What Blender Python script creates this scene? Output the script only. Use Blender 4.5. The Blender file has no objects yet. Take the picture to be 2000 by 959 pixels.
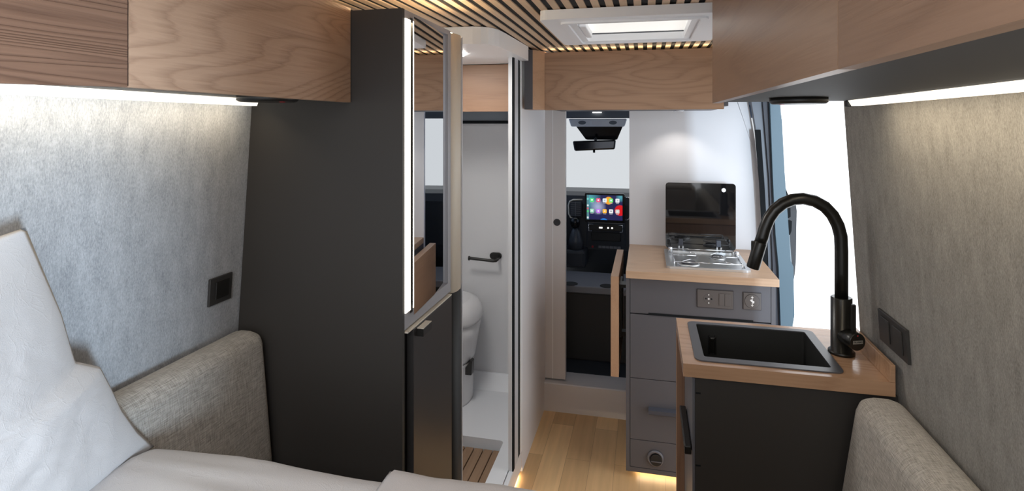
import bpy, bmesh, math, random
from mathutils import Vector, Matrix, noise
random.seed(7)
PI = math.pi
S = bpy.context.scene
C = S.collection

# ------------------------------------------------------------------ camera
FPX, HOR, YAW = 1111.0, 243.0, math.atan(262 / 1111.0)
cam = bpy.data.objects.new('camera', bpy.data.cameras.new('camera'))
C.objects.link(cam)
cam.location = (0, 0, 1.58)
cam.rotation_euler = (PI / 2, 0, YAW)
cam.data.sensor_width = 36
cam.data.lens = FPX * 36 / 2000
cam.data.shift_y = -(479.5 - HOR) / 2000
cam.data.clip_start = 0.02
S.camera = cam

# ------------------------------------------------------------------ world and exposure
W = bpy.data.worlds.new('daylight'); S.world = W; W.use_nodes = True
wn = W.node_tree.nodes
wn['Background'].inputs[0].default_value = (0.93, 0.965, 1.0, 1)
wn['Background'].inputs[1].default_value = 2.2
S.view_settings.view_transform = 'Standard'
S.view_settings.look = 'None'
S.view_settings.exposure = 0.0
S.view_settings.gamma = 1.0
S.view_settings.use_curve_mapping = False
try:
    S.cycles.use_denoising = True
    S.cycles.max_bounces = 10
    S.cycles.diffuse_bounces = 6
    S.cycles.glossy_bounces = 6
    S.cycles.transparent_max_bounces = 12
    S.cycles.sample_clamp_indirect = 6.0
    S.cycles.caustics_reflective = False
    S.cycles.caustics_refractive = False
except Exception:
    pass
WARM = (1.0, 0.80, 0.52)
STRIP = (1.0, 0.88, 0.68)


def area(name, loc, rot, sx, sy, power, color):
    l = bpy.data.lights.new(name, 'AREA'); l.shape = 'RECTANGLE'; l.size = sx; l.size_y = sy
    l.energy = power; l.color = color
    o = bpy.data.objects.new(name, l); C.objects.link(o); o.location = loc; o.rotation_euler = rot
    return o

# added fill lamp under the ceiling over the bed; daylight through the side window
area('fill_over_bed', (-0.25, -0.35, 1.92), (0, 0, 0), 0.7, 0.7, 15.0, (0.95, 0.97, 1.0))
area('side_window_daylight', (1.55, -0.86, 1.32), (0, math.radians(90), math.radians(-38)), 0.5, 0.16, 80.0, (0.66, 0.83, 1.0))


# ------------------------------------------------------------------ materials
def newmat(name):
    m = bpy.data.materials.new(name); m.use_nodes = True
    return m, m.node_tree.nodes, m.node_tree.links, m.node_tree.nodes['Principled BSDF']


def flat(name, col, rough=0.5, metal=0.0, spec=0.5, emit=None, es=0.0, coat=0.0, var=0.0):
    m, n, l, b = newmat(name)
    b.inputs['Base Color'].default_value = (*col, 1)
    b.inputs['Roughness'].default_value = rough
    b.inputs['Metallic'].default_value = metal
    b.inputs['Specular IOR Level'].default_value = spec
    b.inputs['Coat Weight'].default_value = coat
    if emit:
        b.inputs['Emission Color'].default_value = (*emit, 1)
        b.inputs['Emission Strength'].default_value = es
    if var:
        tc = n.new('ShaderNodeTexCoord'); no = n.new('ShaderNodeTexNoise'); no.inputs['Scale'].default_value = 260
        l.new(tc.outputs['Object'], no.inputs['Vector'])
        bp = n.new('ShaderNodeBump'); bp.inputs['Strength'].default_value = var; bp.inputs['Distance'].default_value = 0.0008
        l.new(no.outputs['Fac'], bp.inputs['Height']); l.new(bp.outputs['Normal'], b.inputs['Normal'])
    return m


def ramp(n, pts):
    r = n.new('ShaderNodeValToRGB')
    while len(r.color_ramp.elements) < len(pts):
        r.color_ramp.elements.new(0.5)
    for e, (p, c) in zip(r.color_ramp.elements, pts):
        e.position = p; e.color = (*c, 1) if len(c) == 3 else c
    return r


def oak(name, axis='y', base=(0.40, 0.245, 0.155), dark=(0.23, 0.125, 0.075), light=(0.50, 0.325, 0.215),
        lines=13, off=(0, 0, 0), rough=0.42, bump=0.25, lump=1.0, strength=0.55, ac=5.5, al=0.9):
    """cathedral grain: contour lines of a stretched noise, plus fine fibres"""
    m, n, l, b = newmat(name)
    tc = n.new('ShaderNodeTexCoord')
    mp = n.new('ShaderNodeMapping')
    sc = {'x': (al, ac, ac), 'y': (ac, al, ac), 'z': (ac, ac, al)}[axis]
    mp.inputs['Scale'].default_value = tuple(s * lump for s in sc); mp.inputs['Location'].default_value = off
    l.new(tc.outputs['Object'], mp.inputs['Vector'])
    no = n.new('ShaderNodeTexNoise'); no.inputs['Scale'].default_value = 1.0; no.inputs['Detail'].default_value = 1.2
    no.inputs['Roughness'].default_value = 0.35; no.inputs['Distortion'].default_value = 0.25
    l.new(mp.outputs[0], no.inputs['Vector'])
    mul = n.new('ShaderNodeMath'); mul.operation = 'MULTIPLY'; mul.inputs[1].default_value = lines
    l.new(no.outputs['Fac'], mul.inputs[0])
    # fibre wobble
    mpf = n.new('ShaderNodeMapping')
    sf = {'x': (5, 170, 170), 'y': (170, 5, 170), 'z': (170, 170, 5)}[axis]
    mpf.inputs['Scale'].default_value = sf
    l.new(tc.outputs['Object'], mpf.inputs['Vector'])
    nf = n.new('ShaderNodeTexNoise'); nf.inputs['Scale'].default_value = 1.0; nf.inputs['Detail'].default_value = 3
    l.new(mpf.outputs[0], nf.inputs['Vector'])
    add = n.new('ShaderNodeMath'); add.operation = 'MULTIPLY_ADD'; add.inputs[1].default_value = 0.5
    l.new(nf.outputs['Fac'], add.inputs[0]); l.new(mul.outputs[0], add.inputs[2])
    fr = n.new('ShaderNodeMath'); fr.operation = 'FRACT'; l.new(add.outputs[0], fr.inputs[0])
    r = ramp(n, [(0.0, (0.35,) * 3), (0.12, (0.85,) * 3), (0.55, (1,) * 3), (0.86, (0.62,) * 3), (1.0, (0.30,) * 3)])
    l.new(fr.outputs[0], r.inputs['Fac'])
    # broad tone
    nb = n.new('ShaderNodeTexNoise'); nb.inputs['Scale'].default_value = 0.8; nb.inputs['Detail'].default_value = 2
    l.new(mp.outputs[0], nb.inputs['Vector'])
    mx0 = n.new('ShaderNodeMix'); mx0.data_type = 'RGBA'
    mx0.inputs[6].default_value = (*base, 1); mx0.inputs[7].default_value = (*light, 1)
    l.new(nb.outputs['Fac'], mx0.inputs[0])
    inv = n.new('ShaderNodeMath'); inv.operation = 'MULTIPLY_ADD'; inv.inputs[1].default_value = -strength; inv.inputs[2].default_value = strength
    l.new(r.outputs['Color'], inv.inputs[0])
    fib = n.new('ShaderNodeMath'); fib.operation = 'MULTIPLY_ADD'; fib.inputs[1].default_value = 0.55; fib.inputs[2].default_value = -0.24
    l.new(nf.outputs['Fac'], fib.inputs[0])
    sm = n.new('ShaderNodeMath'); sm.operation = 'ADD'; sm.use_clamp = True
    l.new(inv.outputs[0], sm.inputs[0]); l.new(fib.outputs[0], sm.inputs[1])
    mx = n.new('ShaderNodeMix'); mx.data_type = 'RGBA'
    l.new(sm.outputs[0], mx.inputs[0]); l.new(mx0.outputs[2], mx.inputs[6]); mx.inputs[7].default_value = (*dark, 1)
    l.new(mx.outputs[2], b.inputs['Base Color'])
    b.inputs['Roughness'].default_value = rough; b.inputs['Specular IOR Level'].default_value = 0.35
    bp = n.new('ShaderNodeBump'); bp.inputs['Strength'].default_value = bump; bp.inputs['Distance'].default_value = 0.0015
    l.new(sm.outputs[0], bp.inputs['Height']); bp.invert = True
    l.new(bp.outputs['Normal'], b.inputs['Normal'])
    return m


def felt(name, a, bcol, spec_scale=1.0, rough=0.95):
    m, n, l, b = newmat(name)
    tc = n.new('ShaderNodeTexCoord')
    mp = n.new('ShaderNodeMapping'); mp.inputs['Scale'].default_value = (1, 1, 0.4)
    l.new(tc.outputs['Object'], mp.inputs['Vector'])
    n1 = n.new('ShaderNodeTexNoise'); n1.inputs['Scale'].default_value = 34; n1.inputs['Detail'].default_value = 5; n1.inputs['Roughness'].default_value = 0.65
    n2 = n.new('ShaderNodeTexNoise'); n2.inputs['Scale'].default_value = 420; n2.inputs['Detail'].default_value = 4; n2.inputs['Roughness'].default_value = 0.7
    l.new(mp.outputs[0], n1.inputs['Vector']); l.new(mp.outputs[0], n2.inputs['Vector'])
    ad = n.new('ShaderNodeMath'); ad.operation = 'MULTIPLY_ADD'; ad.inputs[1].default_value = 1.1
    n1m = n.new('ShaderNodeMath'); n1m.operation = 'MULTIPLY'; n1m.inputs[1].default_value = 0.6; l.new(n1.outputs['Fac'], n1m.inputs[0])
    l.new(n2.outputs['Fac'], ad.inputs[0]); l.new(n1m.outputs[0], ad.inputs[2])
    r = ramp(n, [(0.78, a), (1.22, bcol)])
    mr = n.new('ShaderNodeMapRange'); mr.inputs[1].default_value = 0.52; mr.inputs[2].default_value = 1.18
    l.new(ad.outputs[0], mr.inputs[0])
    r.color_ramp.elements[0].position = 0.05; r.color_ramp.elements[1].position = 0.95
    l.new(mr.outputs[0], r.inputs['Fac'])
    l.new(r.outputs['Color'], b.inputs['Base Color'])
    b.inputs['Roughness'].default_value = rough; b.inputs['Specular IOR Level'].default_value = 0.15
    b.inputs['Sheen Weight'].default_value = 0.15
    bp = n.new('ShaderNodeBump'); bp.inputs['Strength'].default_value = 0.5; bp.inputs['Distance'].default_value = 0.002
    l.new(n2.outputs['Fac'], bp.inputs['Height']); l.new(bp.outputs['Normal'], b.inputs['Normal'])
    return m


def linen(name, a, bcol):
    m, n, l, b = newmat(name)
    tc = n.new('ShaderNodeTexCoord')
    outs = []
    for sc in ((650, 40, 650), (50, 750, 50)):
        mp = n.new('ShaderNodeMapping'); mp.inputs['Scale'].default_value = sc
        l.new(tc.outputs['Object'], mp.inputs['Vector'])
        no = n.new('ShaderNodeTexNoise'); no.inputs['Scale'].default_value = 1; no.inputs['Detail'].default_value = 2
        l.new(mp.outputs[0], no.inputs['Vector']); outs.append(no)
    ad = n.new('ShaderNodeMath'); ad.operation = 'ADD'
    l.new(outs[0].outputs['Fac'], ad.inputs[0]); l.new(outs[1].outputs['Fac'], ad.inputs[1])
    mr = n.new('ShaderNodeMapRange'); mr.inputs[1].default_value = 0.75; mr.inputs[2].default_value = 1.25
    l.new(ad.outputs[0], mr.inputs[0])
    r = ramp(n, [(0, a), (1, bcol)]); l.new(mr.outputs[0], r.inputs['Fac'])
    l.new(r.outputs['Color'], b.inputs['Base Color'])
    b.inputs['Roughness'].default_value = 0.9; b.inputs['Specular IOR Level'].default_value = 0.2
    b.inputs['Sheen Weight'].default_value = 0.2
    bp = n.new('ShaderNodeBump'); bp.inputs['Strength'].default_value = 0.6; bp.inputs['Distance'].default_value = 0.0015
    l.new(mr.outputs[0], bp.inputs['Height']); l.new(bp.outputs['Normal'], b.inputs['Normal'])
    return m


def cotton(name, col):
    m, n, l, b = newmat(name)
    tc = n.new('ShaderNodeTexCoord')
    w = n.new('ShaderNodeTexNoise'); w.inputs['Scale'].default_value = 13; w.inputs['Detail'].default_value = 3; w.inputs['Distortion'].default_value = 1.5
    l.new(tc.outputs['Object'], w.inputs['Vector'])
    # ridged creases
    ab = n.new('ShaderNodeMath'); ab.operation = 'SUBTRACT'; ab.inputs[1].default_value = 0.5; l.new(w.outputs['Fac'], ab.inputs[0])
    a2 = n.new('ShaderNodeMath'); a2.operation = 'ABSOLUTE'; l.new(ab.outputs[0], a2.inputs[0])
    mn = n.new('ShaderNodeMath'); mn.operation = 'MINIMUM'; mn.inputs[1].default_value = 0.025; l.new(a2.outputs[0], mn.inputs[0])
    f = n.new('ShaderNodeTexNoise'); f.inputs['Scale'].default_value = 700; f.inputs['Detail'].default_value = 2
    l.new(tc.outputs['Object'], f.inputs['Vector'])
    sm = n.new('ShaderNodeMath'); sm.operation = 'MULTIPLY_ADD'; sm.inputs[1].default_value = -6.0
    l.new(mn.outputs[0], sm.inputs[0])
    f2 = n.new('ShaderNodeMath'); f2.operation = 'MULTIPLY'; f2.inputs[1].default_value = 0.35; l.new(f.outputs['Fac'], f2.inputs[0])
    l.new(f2.outputs[0], sm.inputs[2])
    bp = n.new('ShaderNodeBump'); bp.inputs['Strength'].default_value = 0.55; bp.inputs['Distance'].default_value = 0.0022
    l.new(sm.outputs[0], bp.inputs['Height']); l.new(bp.outputs['Normal'], b.inputs['Normal'])
    b.inputs['Base Color'].default_value = (*col, 1); b.inputs['Roughness'].default_value = 0.95
    b.inputs['Specular IOR Level'].default_value = 0.15; b.inputs['Sheen Weight'].default_value = 0.15
    return m


def plank_floor(name):
    m, n, l, b = newmat(name)
    tc = n.new('ShaderNodeTexCoord')
    mp = n.new('ShaderNodeMapping'); mp.inputs['Rotation'].default_value = (0, 0, PI / 2)
    mp.inputs['Location'].default_value = (0.28, 0.03, 0)
    l.new(tc.outputs['Object'], mp.inputs['Vector'])
    br = n.new('ShaderNodeTexBrick'); br.inputs['Scale'].default_value = 1.0
    br.inputs['Brick Width'].default_value = 0.80; br.inputs['Row Height'].default_value = 0.113
    br.inputs['Mortar Size'].default_value = 0.0007; br.inputs['Mortar Smooth'].default_value = 0.2
    br.offset = 0.37; br.offset_frequency = 2; br.squash = 1.0
    br.inputs['Color1'].default_value = (0.82, 0.55, 0.28, 1); br.inputs['Color2'].default_value = (0.60, 0.375, 0.18, 1)
    br.inputs['Mortar'].default_value = (0.30, 0.18, 0.09, 1)
    l.new(mp.outputs[0], br.inputs['Vector'])
    mp2 = n.new('ShaderNodeMapping'); mp2.inputs['Scale'].default_value = (40, 2.5, 1)
    l.new(tc.outputs['Object'], mp2.inputs['Vector'])
    no = n.new('ShaderNodeTexNoise'); no.inputs['Scale'].default_value = 1; no.inputs['Detail'].default_value = 4
    l.new(mp2.outputs[0], no.inputs['Vector'])
    mr = n.new('ShaderNodeMapRange'); mr.inputs[1].default_value = 0.3; mr.inputs[2].default_value = 0.7
    mr.inputs[3].default_value = 0.90; mr.inputs[4].default_value = 1.08
    l.new(no.outputs['Fac'], mr.inputs[0])
    mx = n.new('ShaderNodeMix'); mx.data_type = 'RGBA'; mx.blend_type = 'MULTIPLY'; mx.inputs[0].default_value = 1
    l.new(br.outputs['Color'], mx.inputs[6]); l.new(mr.outputs[0], mx.inputs[7])
    l.new(mx.outputs[2], b.inputs['Base Color'])
    b.inputs['Roughness'].default_value = 0.38
    return m


def glass_tint(name, tint, gloss=0.06):
    m, n, l, b = newmat(name)
    n.remove(b)
    out = n['Material Output']
    t = n.new('ShaderNodeBsdfTransparent'); t.inputs[0].default_value = (*tint, 1)
    g = n.new('ShaderNodeBsdfGlossy'); g.inputs['Roughness'].default_value = 0.02
    mix = n.new('ShaderNodeMixShader'); mix.inputs[0].default_value = gloss
    l.new(t.outputs[0], mix.inputs[1]); l.new(g.outputs[0], mix.inputs[2]); l.new(mix.outputs[0], out.inputs[0])
    return m


M = {}
M['oak_y'] = oak('oak_grain_along_van', 'y', off=(0.3, 0.1, 0.7))
M['oak_y_rough'] = oak('brushed_oak_dark', 'y', base=(0.19, 0.103, 0.066), dark=(0.085, 0.043, 0.028), light=(0.27, 0.158, 0.105), off=(2.3, 1.7, 5.1), lines=34, bump=1.0, rough=0.55, lump=1.0, strength=0.8, ac=13, al=0.7)
M['oak_y_left'] = oak('elm_grain_left', 'y', base=(0.43, 0.272, 0.178), light=(0.53, 0.355, 0.245), dark=(0.25, 0.14, 0.088), off=(1.3, 4.1, 2.1), lines=30, bump=1.0, rough=0.5, strength=0.62, ac=6.5, al=1.0)
M['oak_y_right'] = oak('elm_grain_right', 'y', base=(0.29, 0.172, 0.108), light=(0.36, 0.228, 0.146), dark=(0.19, 0.105, 0.066), off=(5.3, 2.4, 3.3), lines=5, bump=0.25, rough=0.36, strength=0.45)
M['oak_y_right2'] = oak('elm_grain_right_rear', 'y', base=(0.25, 0.152, 0.10), light=(0.34, 0.215, 0.145), dark=(0.15, 0.085, 0.054), off=(7.7, 6.4, 1.3), lines=7, bump=0.9, rough=0.5, strength=0.45)
M['oak_x'] = oak('elm_grain_across', 'x', base=(0.39, 0.235, 0.145), light=(0.46, 0.29, 0.185), dark=(0.25, 0.14, 0.085), off=(0.6, 2.2, 4.4), lines=22, strength=0.7)
M['oak_x_bath'] = oak('elm_grain_bathroom', 'x', base=(0.27, 0.155, 0.095), light=(0.32, 0.19, 0.12), dark=(0.17, 0.092, 0.055), off=(3.6, 5.2, 4.4), lines=8, strength=0.5)
M['oak_z'] = oak('oak_grain_upright', 'z', base=(0.30, 0.175, 0.11), light=(0.38, 0.23, 0.15), dark=(0.17, 0.09, 0.055), off=(0.6, 2.2, 4.4), lines=12)
M['oak_flap'] = oak('oak_flap', 'y', base=(0.44, 0.265, 0.16), light=(0.52, 0.33, 0.21), dark=(0.34, 0.19, 0.11), off=(8.6, 2.2, 4.4), lines=5, strength=0.4)
M['oak_top_x'] = oak('worktop_oak', 'x', base=(0.50, 0.33, 0.215), light=(0.60, 0.42, 0.29), dark=(0.36, 0.22, 0.135), off=(1.6, 3.2, 0.4), lines=8, strength=0.45, rough=0.36)
M['oak_top_sink'] = oak('sink_worktop_oak', 'x', base=(0.42, 0.25, 0.15), light=(0.52, 0.33, 0.21), dark=(0.27, 0.15, 0.085), off=(4.6, 1.2, 2.4), lines=14, strength=0.6, rough=0.17)
M['slat'] = oak('slat_oak', 'y', base=(0.60, 0.43, 0.29), light=(0.68, 0.50, 0.35), dark=(0.38, 0.25, 0.16), off=(1, 1, 1), lines=3, lump=3.0, rough=0.55, bump=0.1, strength=0.3)
M['teak'] = oak('teak_grid', 'y', base=(0.26, 0.165, 0.10), light=(0.33, 0.215, 0.135), dark=(0.17, 0.10, 0.06), lines=4, rough=0.6)
M['gap'] = flat('black_backing', (0.008, 0.008, 0.01), 0.9)
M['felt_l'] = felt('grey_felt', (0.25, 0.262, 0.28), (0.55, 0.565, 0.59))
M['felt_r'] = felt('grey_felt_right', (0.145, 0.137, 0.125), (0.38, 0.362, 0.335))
M['linen'] = linen('linen_grey', (0.28, 0.255, 0.225), (0.58, 0.55, 0.505))
M['cotton'] = cotton('white_cotton', (0.56, 0.545, 0.545))
M['cotton2'] = cotton('soft_white_blanket', (0.60, 0.57, 0.565))
M['anth'] = flat('anthracite_laminate', (0.038, 0.0345, 0.032), 0.55, spec=0.4)
M['anth_door'] = flat('anthracite_door', (0.040, 0.038, 0.038), 0.33, spec=0.5)
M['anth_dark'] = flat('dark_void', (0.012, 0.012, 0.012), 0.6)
M['grey_cab'] = flat('slate_grey_laminate', (0.105, 0.103, 0.115), 0.5, spec=0.4)
M['grey_edge'] = flat('slate_grey_edge', (0.12, 0.12, 0.135), 0.4)
M['under'] = flat('graphite_underside', (0.042, 0.042, 0.043), 0.6)
M['white'] = flat('white_panel', (0.74, 0.73, 0.75), 0.35)
M['white_gloss'] = flat('gloss_white', (0.88, 0.88, 0.89), 0.3)
M['bulk'] = flat('bulkhead_light_grey', (0.60, 0.57, 0.56), 0.45)
M['bath'] = flat('bathroom_grey', (0.62, 0.625, 0.64), 0.3)
M['tray'] = flat('shower_tray_white', (0.72, 0.74, 0.77), 0.3)
M['bluegrey'] = flat('blue_grey_band', (0.22, 0.25, 0.29), 0.5)
M['plastic_white'] = flat('hatch_white_plastic', (0.86, 0.87, 0.90), 0.35)
M['cream'] = flat('cream_post_lit_edges', (0.80, 0.73, 0.62), 0.5)
M['alu'] = flat('brushed_aluminium', (0.60, 0.61, 0.65), 0.35, 0.1)
M['silver'] = flat('silver_frame', (0.40, 0.40, 0.43), 0.42, 0.3)
M['chrome'] = flat('chrome', (0.82, 0.84, 0.87), 0.12, 1.0)
M['steel'] = flat('stainless_steel', (0.72, 0.73, 0.74), 0.34, 0.9)
M['mirror'] = flat('mirror_glass', (0.86, 0.87, 0.88), 0.0, 1.0)
M['black'] = flat('matt_black', (0.012, 0.011, 0.010), 0.38)
M['tapblack'] = flat('satin_black_tap', (0.010, 0.0095, 0.008), 0.30)
M['granite'] = flat('black_granite_basin', (0.018, 0.018, 0.017), 0.55, var=0.3)
M['rim'] = flat('sink_rim_graphite', (0.085, 0.085, 0.095), 0.38)
M['switch'] = flat('switch_anthracite', (0.040, 0.038, 0.037), 0.45)
M['plate'] = flat('socket_plate_taupe', (0.105, 0.093, 0.090), 0.5)
M['plate_edge'] = flat('socket_plate_edge', (0.03, 0.025, 0.028), 0.5)
M['dot'] = flat('white_mark', (0.85, 0.85, 0.85), 0.5)
M['red'] = flat('red_dot', (0.6, 0.02, 0.03), 0.4)
M['seam'] = flat('dark_seam', (0.05, 0.025, 0.015), 0.8)
M['ventring'] = flat('vent_ring_champagne', (0.92, 0.87, 0.74), 0.35)
M['led'] = flat('led_diffuser', (0.9, 0.88, 0.8), 0.4, emit=(1.0, 0.93, 0.80), es=1.25)
M['led_mirror'] = flat('mirror_led', (0.9, 0.88, 0.8), 0.4, emit=(1.0, 0.90, 0.74), es=3.0)
M['led_warm'] = flat('warm_led_tape', (0.9, 0.8, 0.6), 0.4, emit=WARM, es=14.0)
M['led_top'] = flat('warm_led_tape_top', (0.9, 0.8, 0.6), 0.4, emit=WARM, es=45.0)
M['led_bath'] = flat('bathroom_lamp', (0.9, 0.9, 0.9), 0.4, emit=(1.0, 0.97, 0.92), es=27.0)
M['led_small'] = flat('small_lamp', (0.9, 0.9, 0.9), 0.4, emit=(1.0, 0.97, 0.92), es=3.0)
M['diffuser'] = flat('skylight_pane', (0.82, 0.81, 0.78), 0.5, emit=(1.0, 0.98, 0.93), es=0.62)
M['lid'] = flat('smoked_glass_lid', (0.006, 0.006, 0.007), 0.04, spec=0.9)
M['blue'] = flat('pale_blue_paint', (0.085, 0.145, 0.19), 0.45)
M['pillar'] = flat('door_pillar_grey', (0.15, 0.17, 0.205), 0.4)
M['pillar_dark'] = flat('door_channel', (0.06, 0.065, 0.085), 0.5)
M['rubber'] = flat('rubber_seal', (0.012, 0.014, 0.016), 0.8, spec=0.1)
M['dash'] = flat('dashboard_black', (0.040, 0.044, 0.052), 0.45)
M['dash2'] = flat('dashboard_charcoal', (0.065, 0.072, 0.085), 0.35)
M['cabgrey'] = flat('seat_top_grey', (0.22, 0.22, 0.24), 0.5)
M['seatblack'] = flat('seat_base_black', (0.045, 0.040, 0.036), 0.8)
M['cabroof'] = flat('cab_headliner', (0.17, 0.19, 0.215), 0.6)
M['console'] = flat('overhead_console_grey', (0.90, 0.92, 0.95), 0.4)
M['floor'] = plank_floor('oak_plank_floor')
M['toilet'] = flat('toilet_ceramic', (0.62, 0.62, 0.63), 0.25)
M['windscreen'] = glass_tint('tinted_windscreen', (0.585, 0.588, 0.59), 0.015)
M['sidegl'] = glass_tint('tinted_side_window', (0.42, 0.47, 0.55), 0.05)
M['label'] = flat('silver_label', (0.35, 0.34, 0.31), 0.5, 0.3)
M['screen_glass'] = flat('screen_bezel', (0.008, 0.008, 0.009), 0.2)
M['knobblack'] = flat('finger_pull_black', (0.02, 0.02, 0.022), 0.5)


def icon(name, c, s=1.0):
    return flat(name, c, 0.4, emit=c, es=s)


# ------------------------------------------------------------------ mesh helpers
def bm_new():
    return bmesh.new()


def _set(faces, mi, smooth=False):
    for f in faces:
        f.material_index = mi; f.smooth = smooth


def box(bm, x0, x1, y0, y1, z0, z1, mi=0, bev=0.0, seg=2):
    return hexa(bm, [(x0, y0, z0), (x1, y0, z0), (x1, y1, z0), (x0, y1, z0), (x0, y0, z1), (x1, y0, z1), (x1, y1, z1), (x0, y1, z1)], mi, bev, seg)


def hexa(bm, c, mi=0, bev=0.0, seg=2, smooth=None):
    t = bmesh.new()
    v = [t.verts.new(p) for p in c]
    for q in ((0, 3, 2, 1), (4, 5, 6, 7), (0, 1, 5, 4), (1, 2, 6, 5), (2, 3, 7, 6), (3, 0, 4, 7)):
        t.faces.new([v[i] for i in q])
    if bev > 0:
        bmesh.ops.bevel(t, geom=list(t.edges), offset=bev, segments=seg, profile=0.5, affect='EDGES')
    bmesh.ops.recalc_face_normals(t, faces=t.faces)
    _set(t.faces, mi, bool(smooth) if smooth is not None else False)
    merge(bm, t)


def merge(bm, t):
    me = bpy.data.meshes.new('tmp'); t.to_mesh(me); t.free(); bm.from_mesh(me); bpy.data.meshes.remove(me)


def prism(bm, pts, vec, mi=0, smooth=False, bev=0.0):
    """polygon (3D points in order) swept along vec"""
    t = bmesh.new(); vec = Vector(vec)
    a = [t.verts.new(p) for p in pts]; b = [t.verts.new(Vector(p) + vec) for p in pts]
    t.faces.new(a); t.faces.new(b[::-1])
    n = len(pts)
    sides = [t.faces.new([a[i], b[i], b[(i + 1) % n], a[(i + 1) % n]]) for i in range(n)]
    if bev:
        bmesh.ops.bevel(t, geom=[e for e in t.edges], offset=bev, segments=2, profile=0.5, affect='EDGES')
    bmesh.ops.recalc_face_normals(t, faces=t.faces)
    for f in t.faces: f.material_index = mi
    if smooth:
        for f in t.faces:
            if len(f.verts) == 4: f.smooth = True
    merge(bm, t)


def frame_plate(bm, x0, x1, y0, y1, hx0, hx1, hy0, hy1, z0, z1, mi=0, rad=0.0, hrad=0.0, plane='z'):
    """flat plate with a rectangular (rounded) hole"""
    def loop(ax0, ax1, ay0, ay1, r):
        pts = []
        k = 6 if r > 0 else 1
        for cx, cy, a0 in ((ax1 - r, ay1 - r, 0), (ax0 + r, ay1 - r, PI / 2), (ax0 + r, ay0 + r, PI), (ax1 - r, ay0 + r, 1.5 * PI)):
            for i in range(k if k == 1 else k + 1):
                a = a0 + (PI / 2) * (i / k if k > 1 else 0.5)
                pts.append((cx + r * math.cos(a), cy + r * math.sin(a)))
        return pts
    n = 7
    r1 = max(rad, 1e-4); r2 = max(hrad, 1e-4)
    A = loop(x0, x1, y0, y1, r1); B = loop(hx0, hx1, hy0, hy1, r2)
    t = bmesh.new()
    def vv(p, z): return t.verts.new({'z': (p[0], p[1], z), 'y': (p[0], z, p[1]), 'x': (z, p[0], p[1])}[plane])
    rings = [[vv(p, z) for p in L] for L, z in ((A, z0), (A, z1), (B, z1), (B, z0))]
    m = len(A)
    for a in range(4):
        R0, R1 = rings[a], rings[(a + 1) % 4]
        for i in range(m):
            t.faces.new([R0[i], R0[(i + 1) % m], R1[(i + 1) % m], R1[i]])
    bmesh.ops.recalc_face_normals(t, faces=t.faces)
    _set(t.faces, mi)
    merge(bm, t)


def rounded_plate(bm, a0, a1, b0, b1, c0, c1, r, plane='z', mi=0, k=5):
    pts = []
    for cx, cy, s in ((a1 - r, b1 - r, 0), (a0 + r, b1 - r, PI / 2), (a0 + r, b0 + r, PI), (a1 - r, b0 + r, 1.5 * PI)):
        for i in range(k + 1):
            an = s + PI / 2 * i / k
            pts.append((cx + r * math.cos(an), cy + r * math.sin(an)))
    P3 = {'z': lambda p: (p[0], p[1], c0), 'y': lambda p: (p[0], c0, p[1]), 'x': lambda p: (c0, p[0], p[1])}[plane]
    v = {'z': (0, 0, c1 - c0), 'y': (0, c1 - c0, 0), 'x': (c1 - c0, 0, 0)}[plane]
    prism(bm, [P3(p) for p in pts], v, mi)


def tube(bm, path, r, n=16, mi=0, caps=True, closed=False, radii=None):
    path = [Vector(p) for p in path]
    rings = []
    up = None
    N = len(path)
    for i, p in enumerate(path):
        if closed:
            d = (path[(i + 1) % N] - path[i - 1]).normalized()
        else:
            d = (path[min(i + 1, N - 1)] - path[max(i - 1, 0)]).normalized()
        if up is None:
            up = Vector((0, 0, 1)) if abs(d.z) < 0.9 else Vector((0, 1, 0))
        s = d.cross(up).normalized(); up = s.cross(d).normalized()
        rr = radii[i] if radii else r
        rings.append([bm.verts.new(p + (s * math.cos(2 * PI * k / n) + up * math.sin(2 * PI * k / n)) * rr) for k in range(n)])
    for i in range(N if closed else N - 1):
        A, B = rings[i], rings[(i + 1) % N]
        for k in range(n):
            f = bm.faces.new([A[k], A[(k + 1) % n], B[(k + 1) % n], B[k]]); f.smooth = True; f.material_index = mi
    if caps and not closed:
        f = bm.faces.new(rings[0][::-1]); f.material_index = mi
        f = bm.faces.new(rings[-1]); f.material_index = mi
    bmesh.ops.recalc_face_normals(bm, faces=bm.faces)


def lathe(bm, prof, cx, cy, n=32, mi=0, axis='z', sx=1.0, sy=1.0, cz=0.0):
    """profile of (r, h) turned about an axis through (cx, cy[, cz])"""
    rings = []
    for r, h in prof:
        ring = []
        for k in range(n):
            a = 2 * PI * k / n; u = r * math.cos(a) * sx; w = r * math.sin(a) * sy
            p = {'z': (cx + u, cy + w, h), 'y': (cx + u, h, cz + w), 'x': (h, cy + u, cz + w)}[axis]
            ring.append(bm.verts.new(p))
        rings.append(ring)
    fs = []
    for i in range(len(rings) - 1):
        for k in range(n):
            fs.append(bm.faces.new([rings[i][k], rings[i][(k + 1) % n], rings[i + 1][(k + 1) % n], rings[i + 1][k]]))
    fs.append(bm.faces.new(rings[0][::-1])); fs.append(bm.faces.new(rings[-1]))
    for f in fs:
        f.material_index = mi; f.smooth = len(f.verts) == 4
    bmesh.ops.recalc_face_normals(bm, faces=bm.faces)


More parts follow.
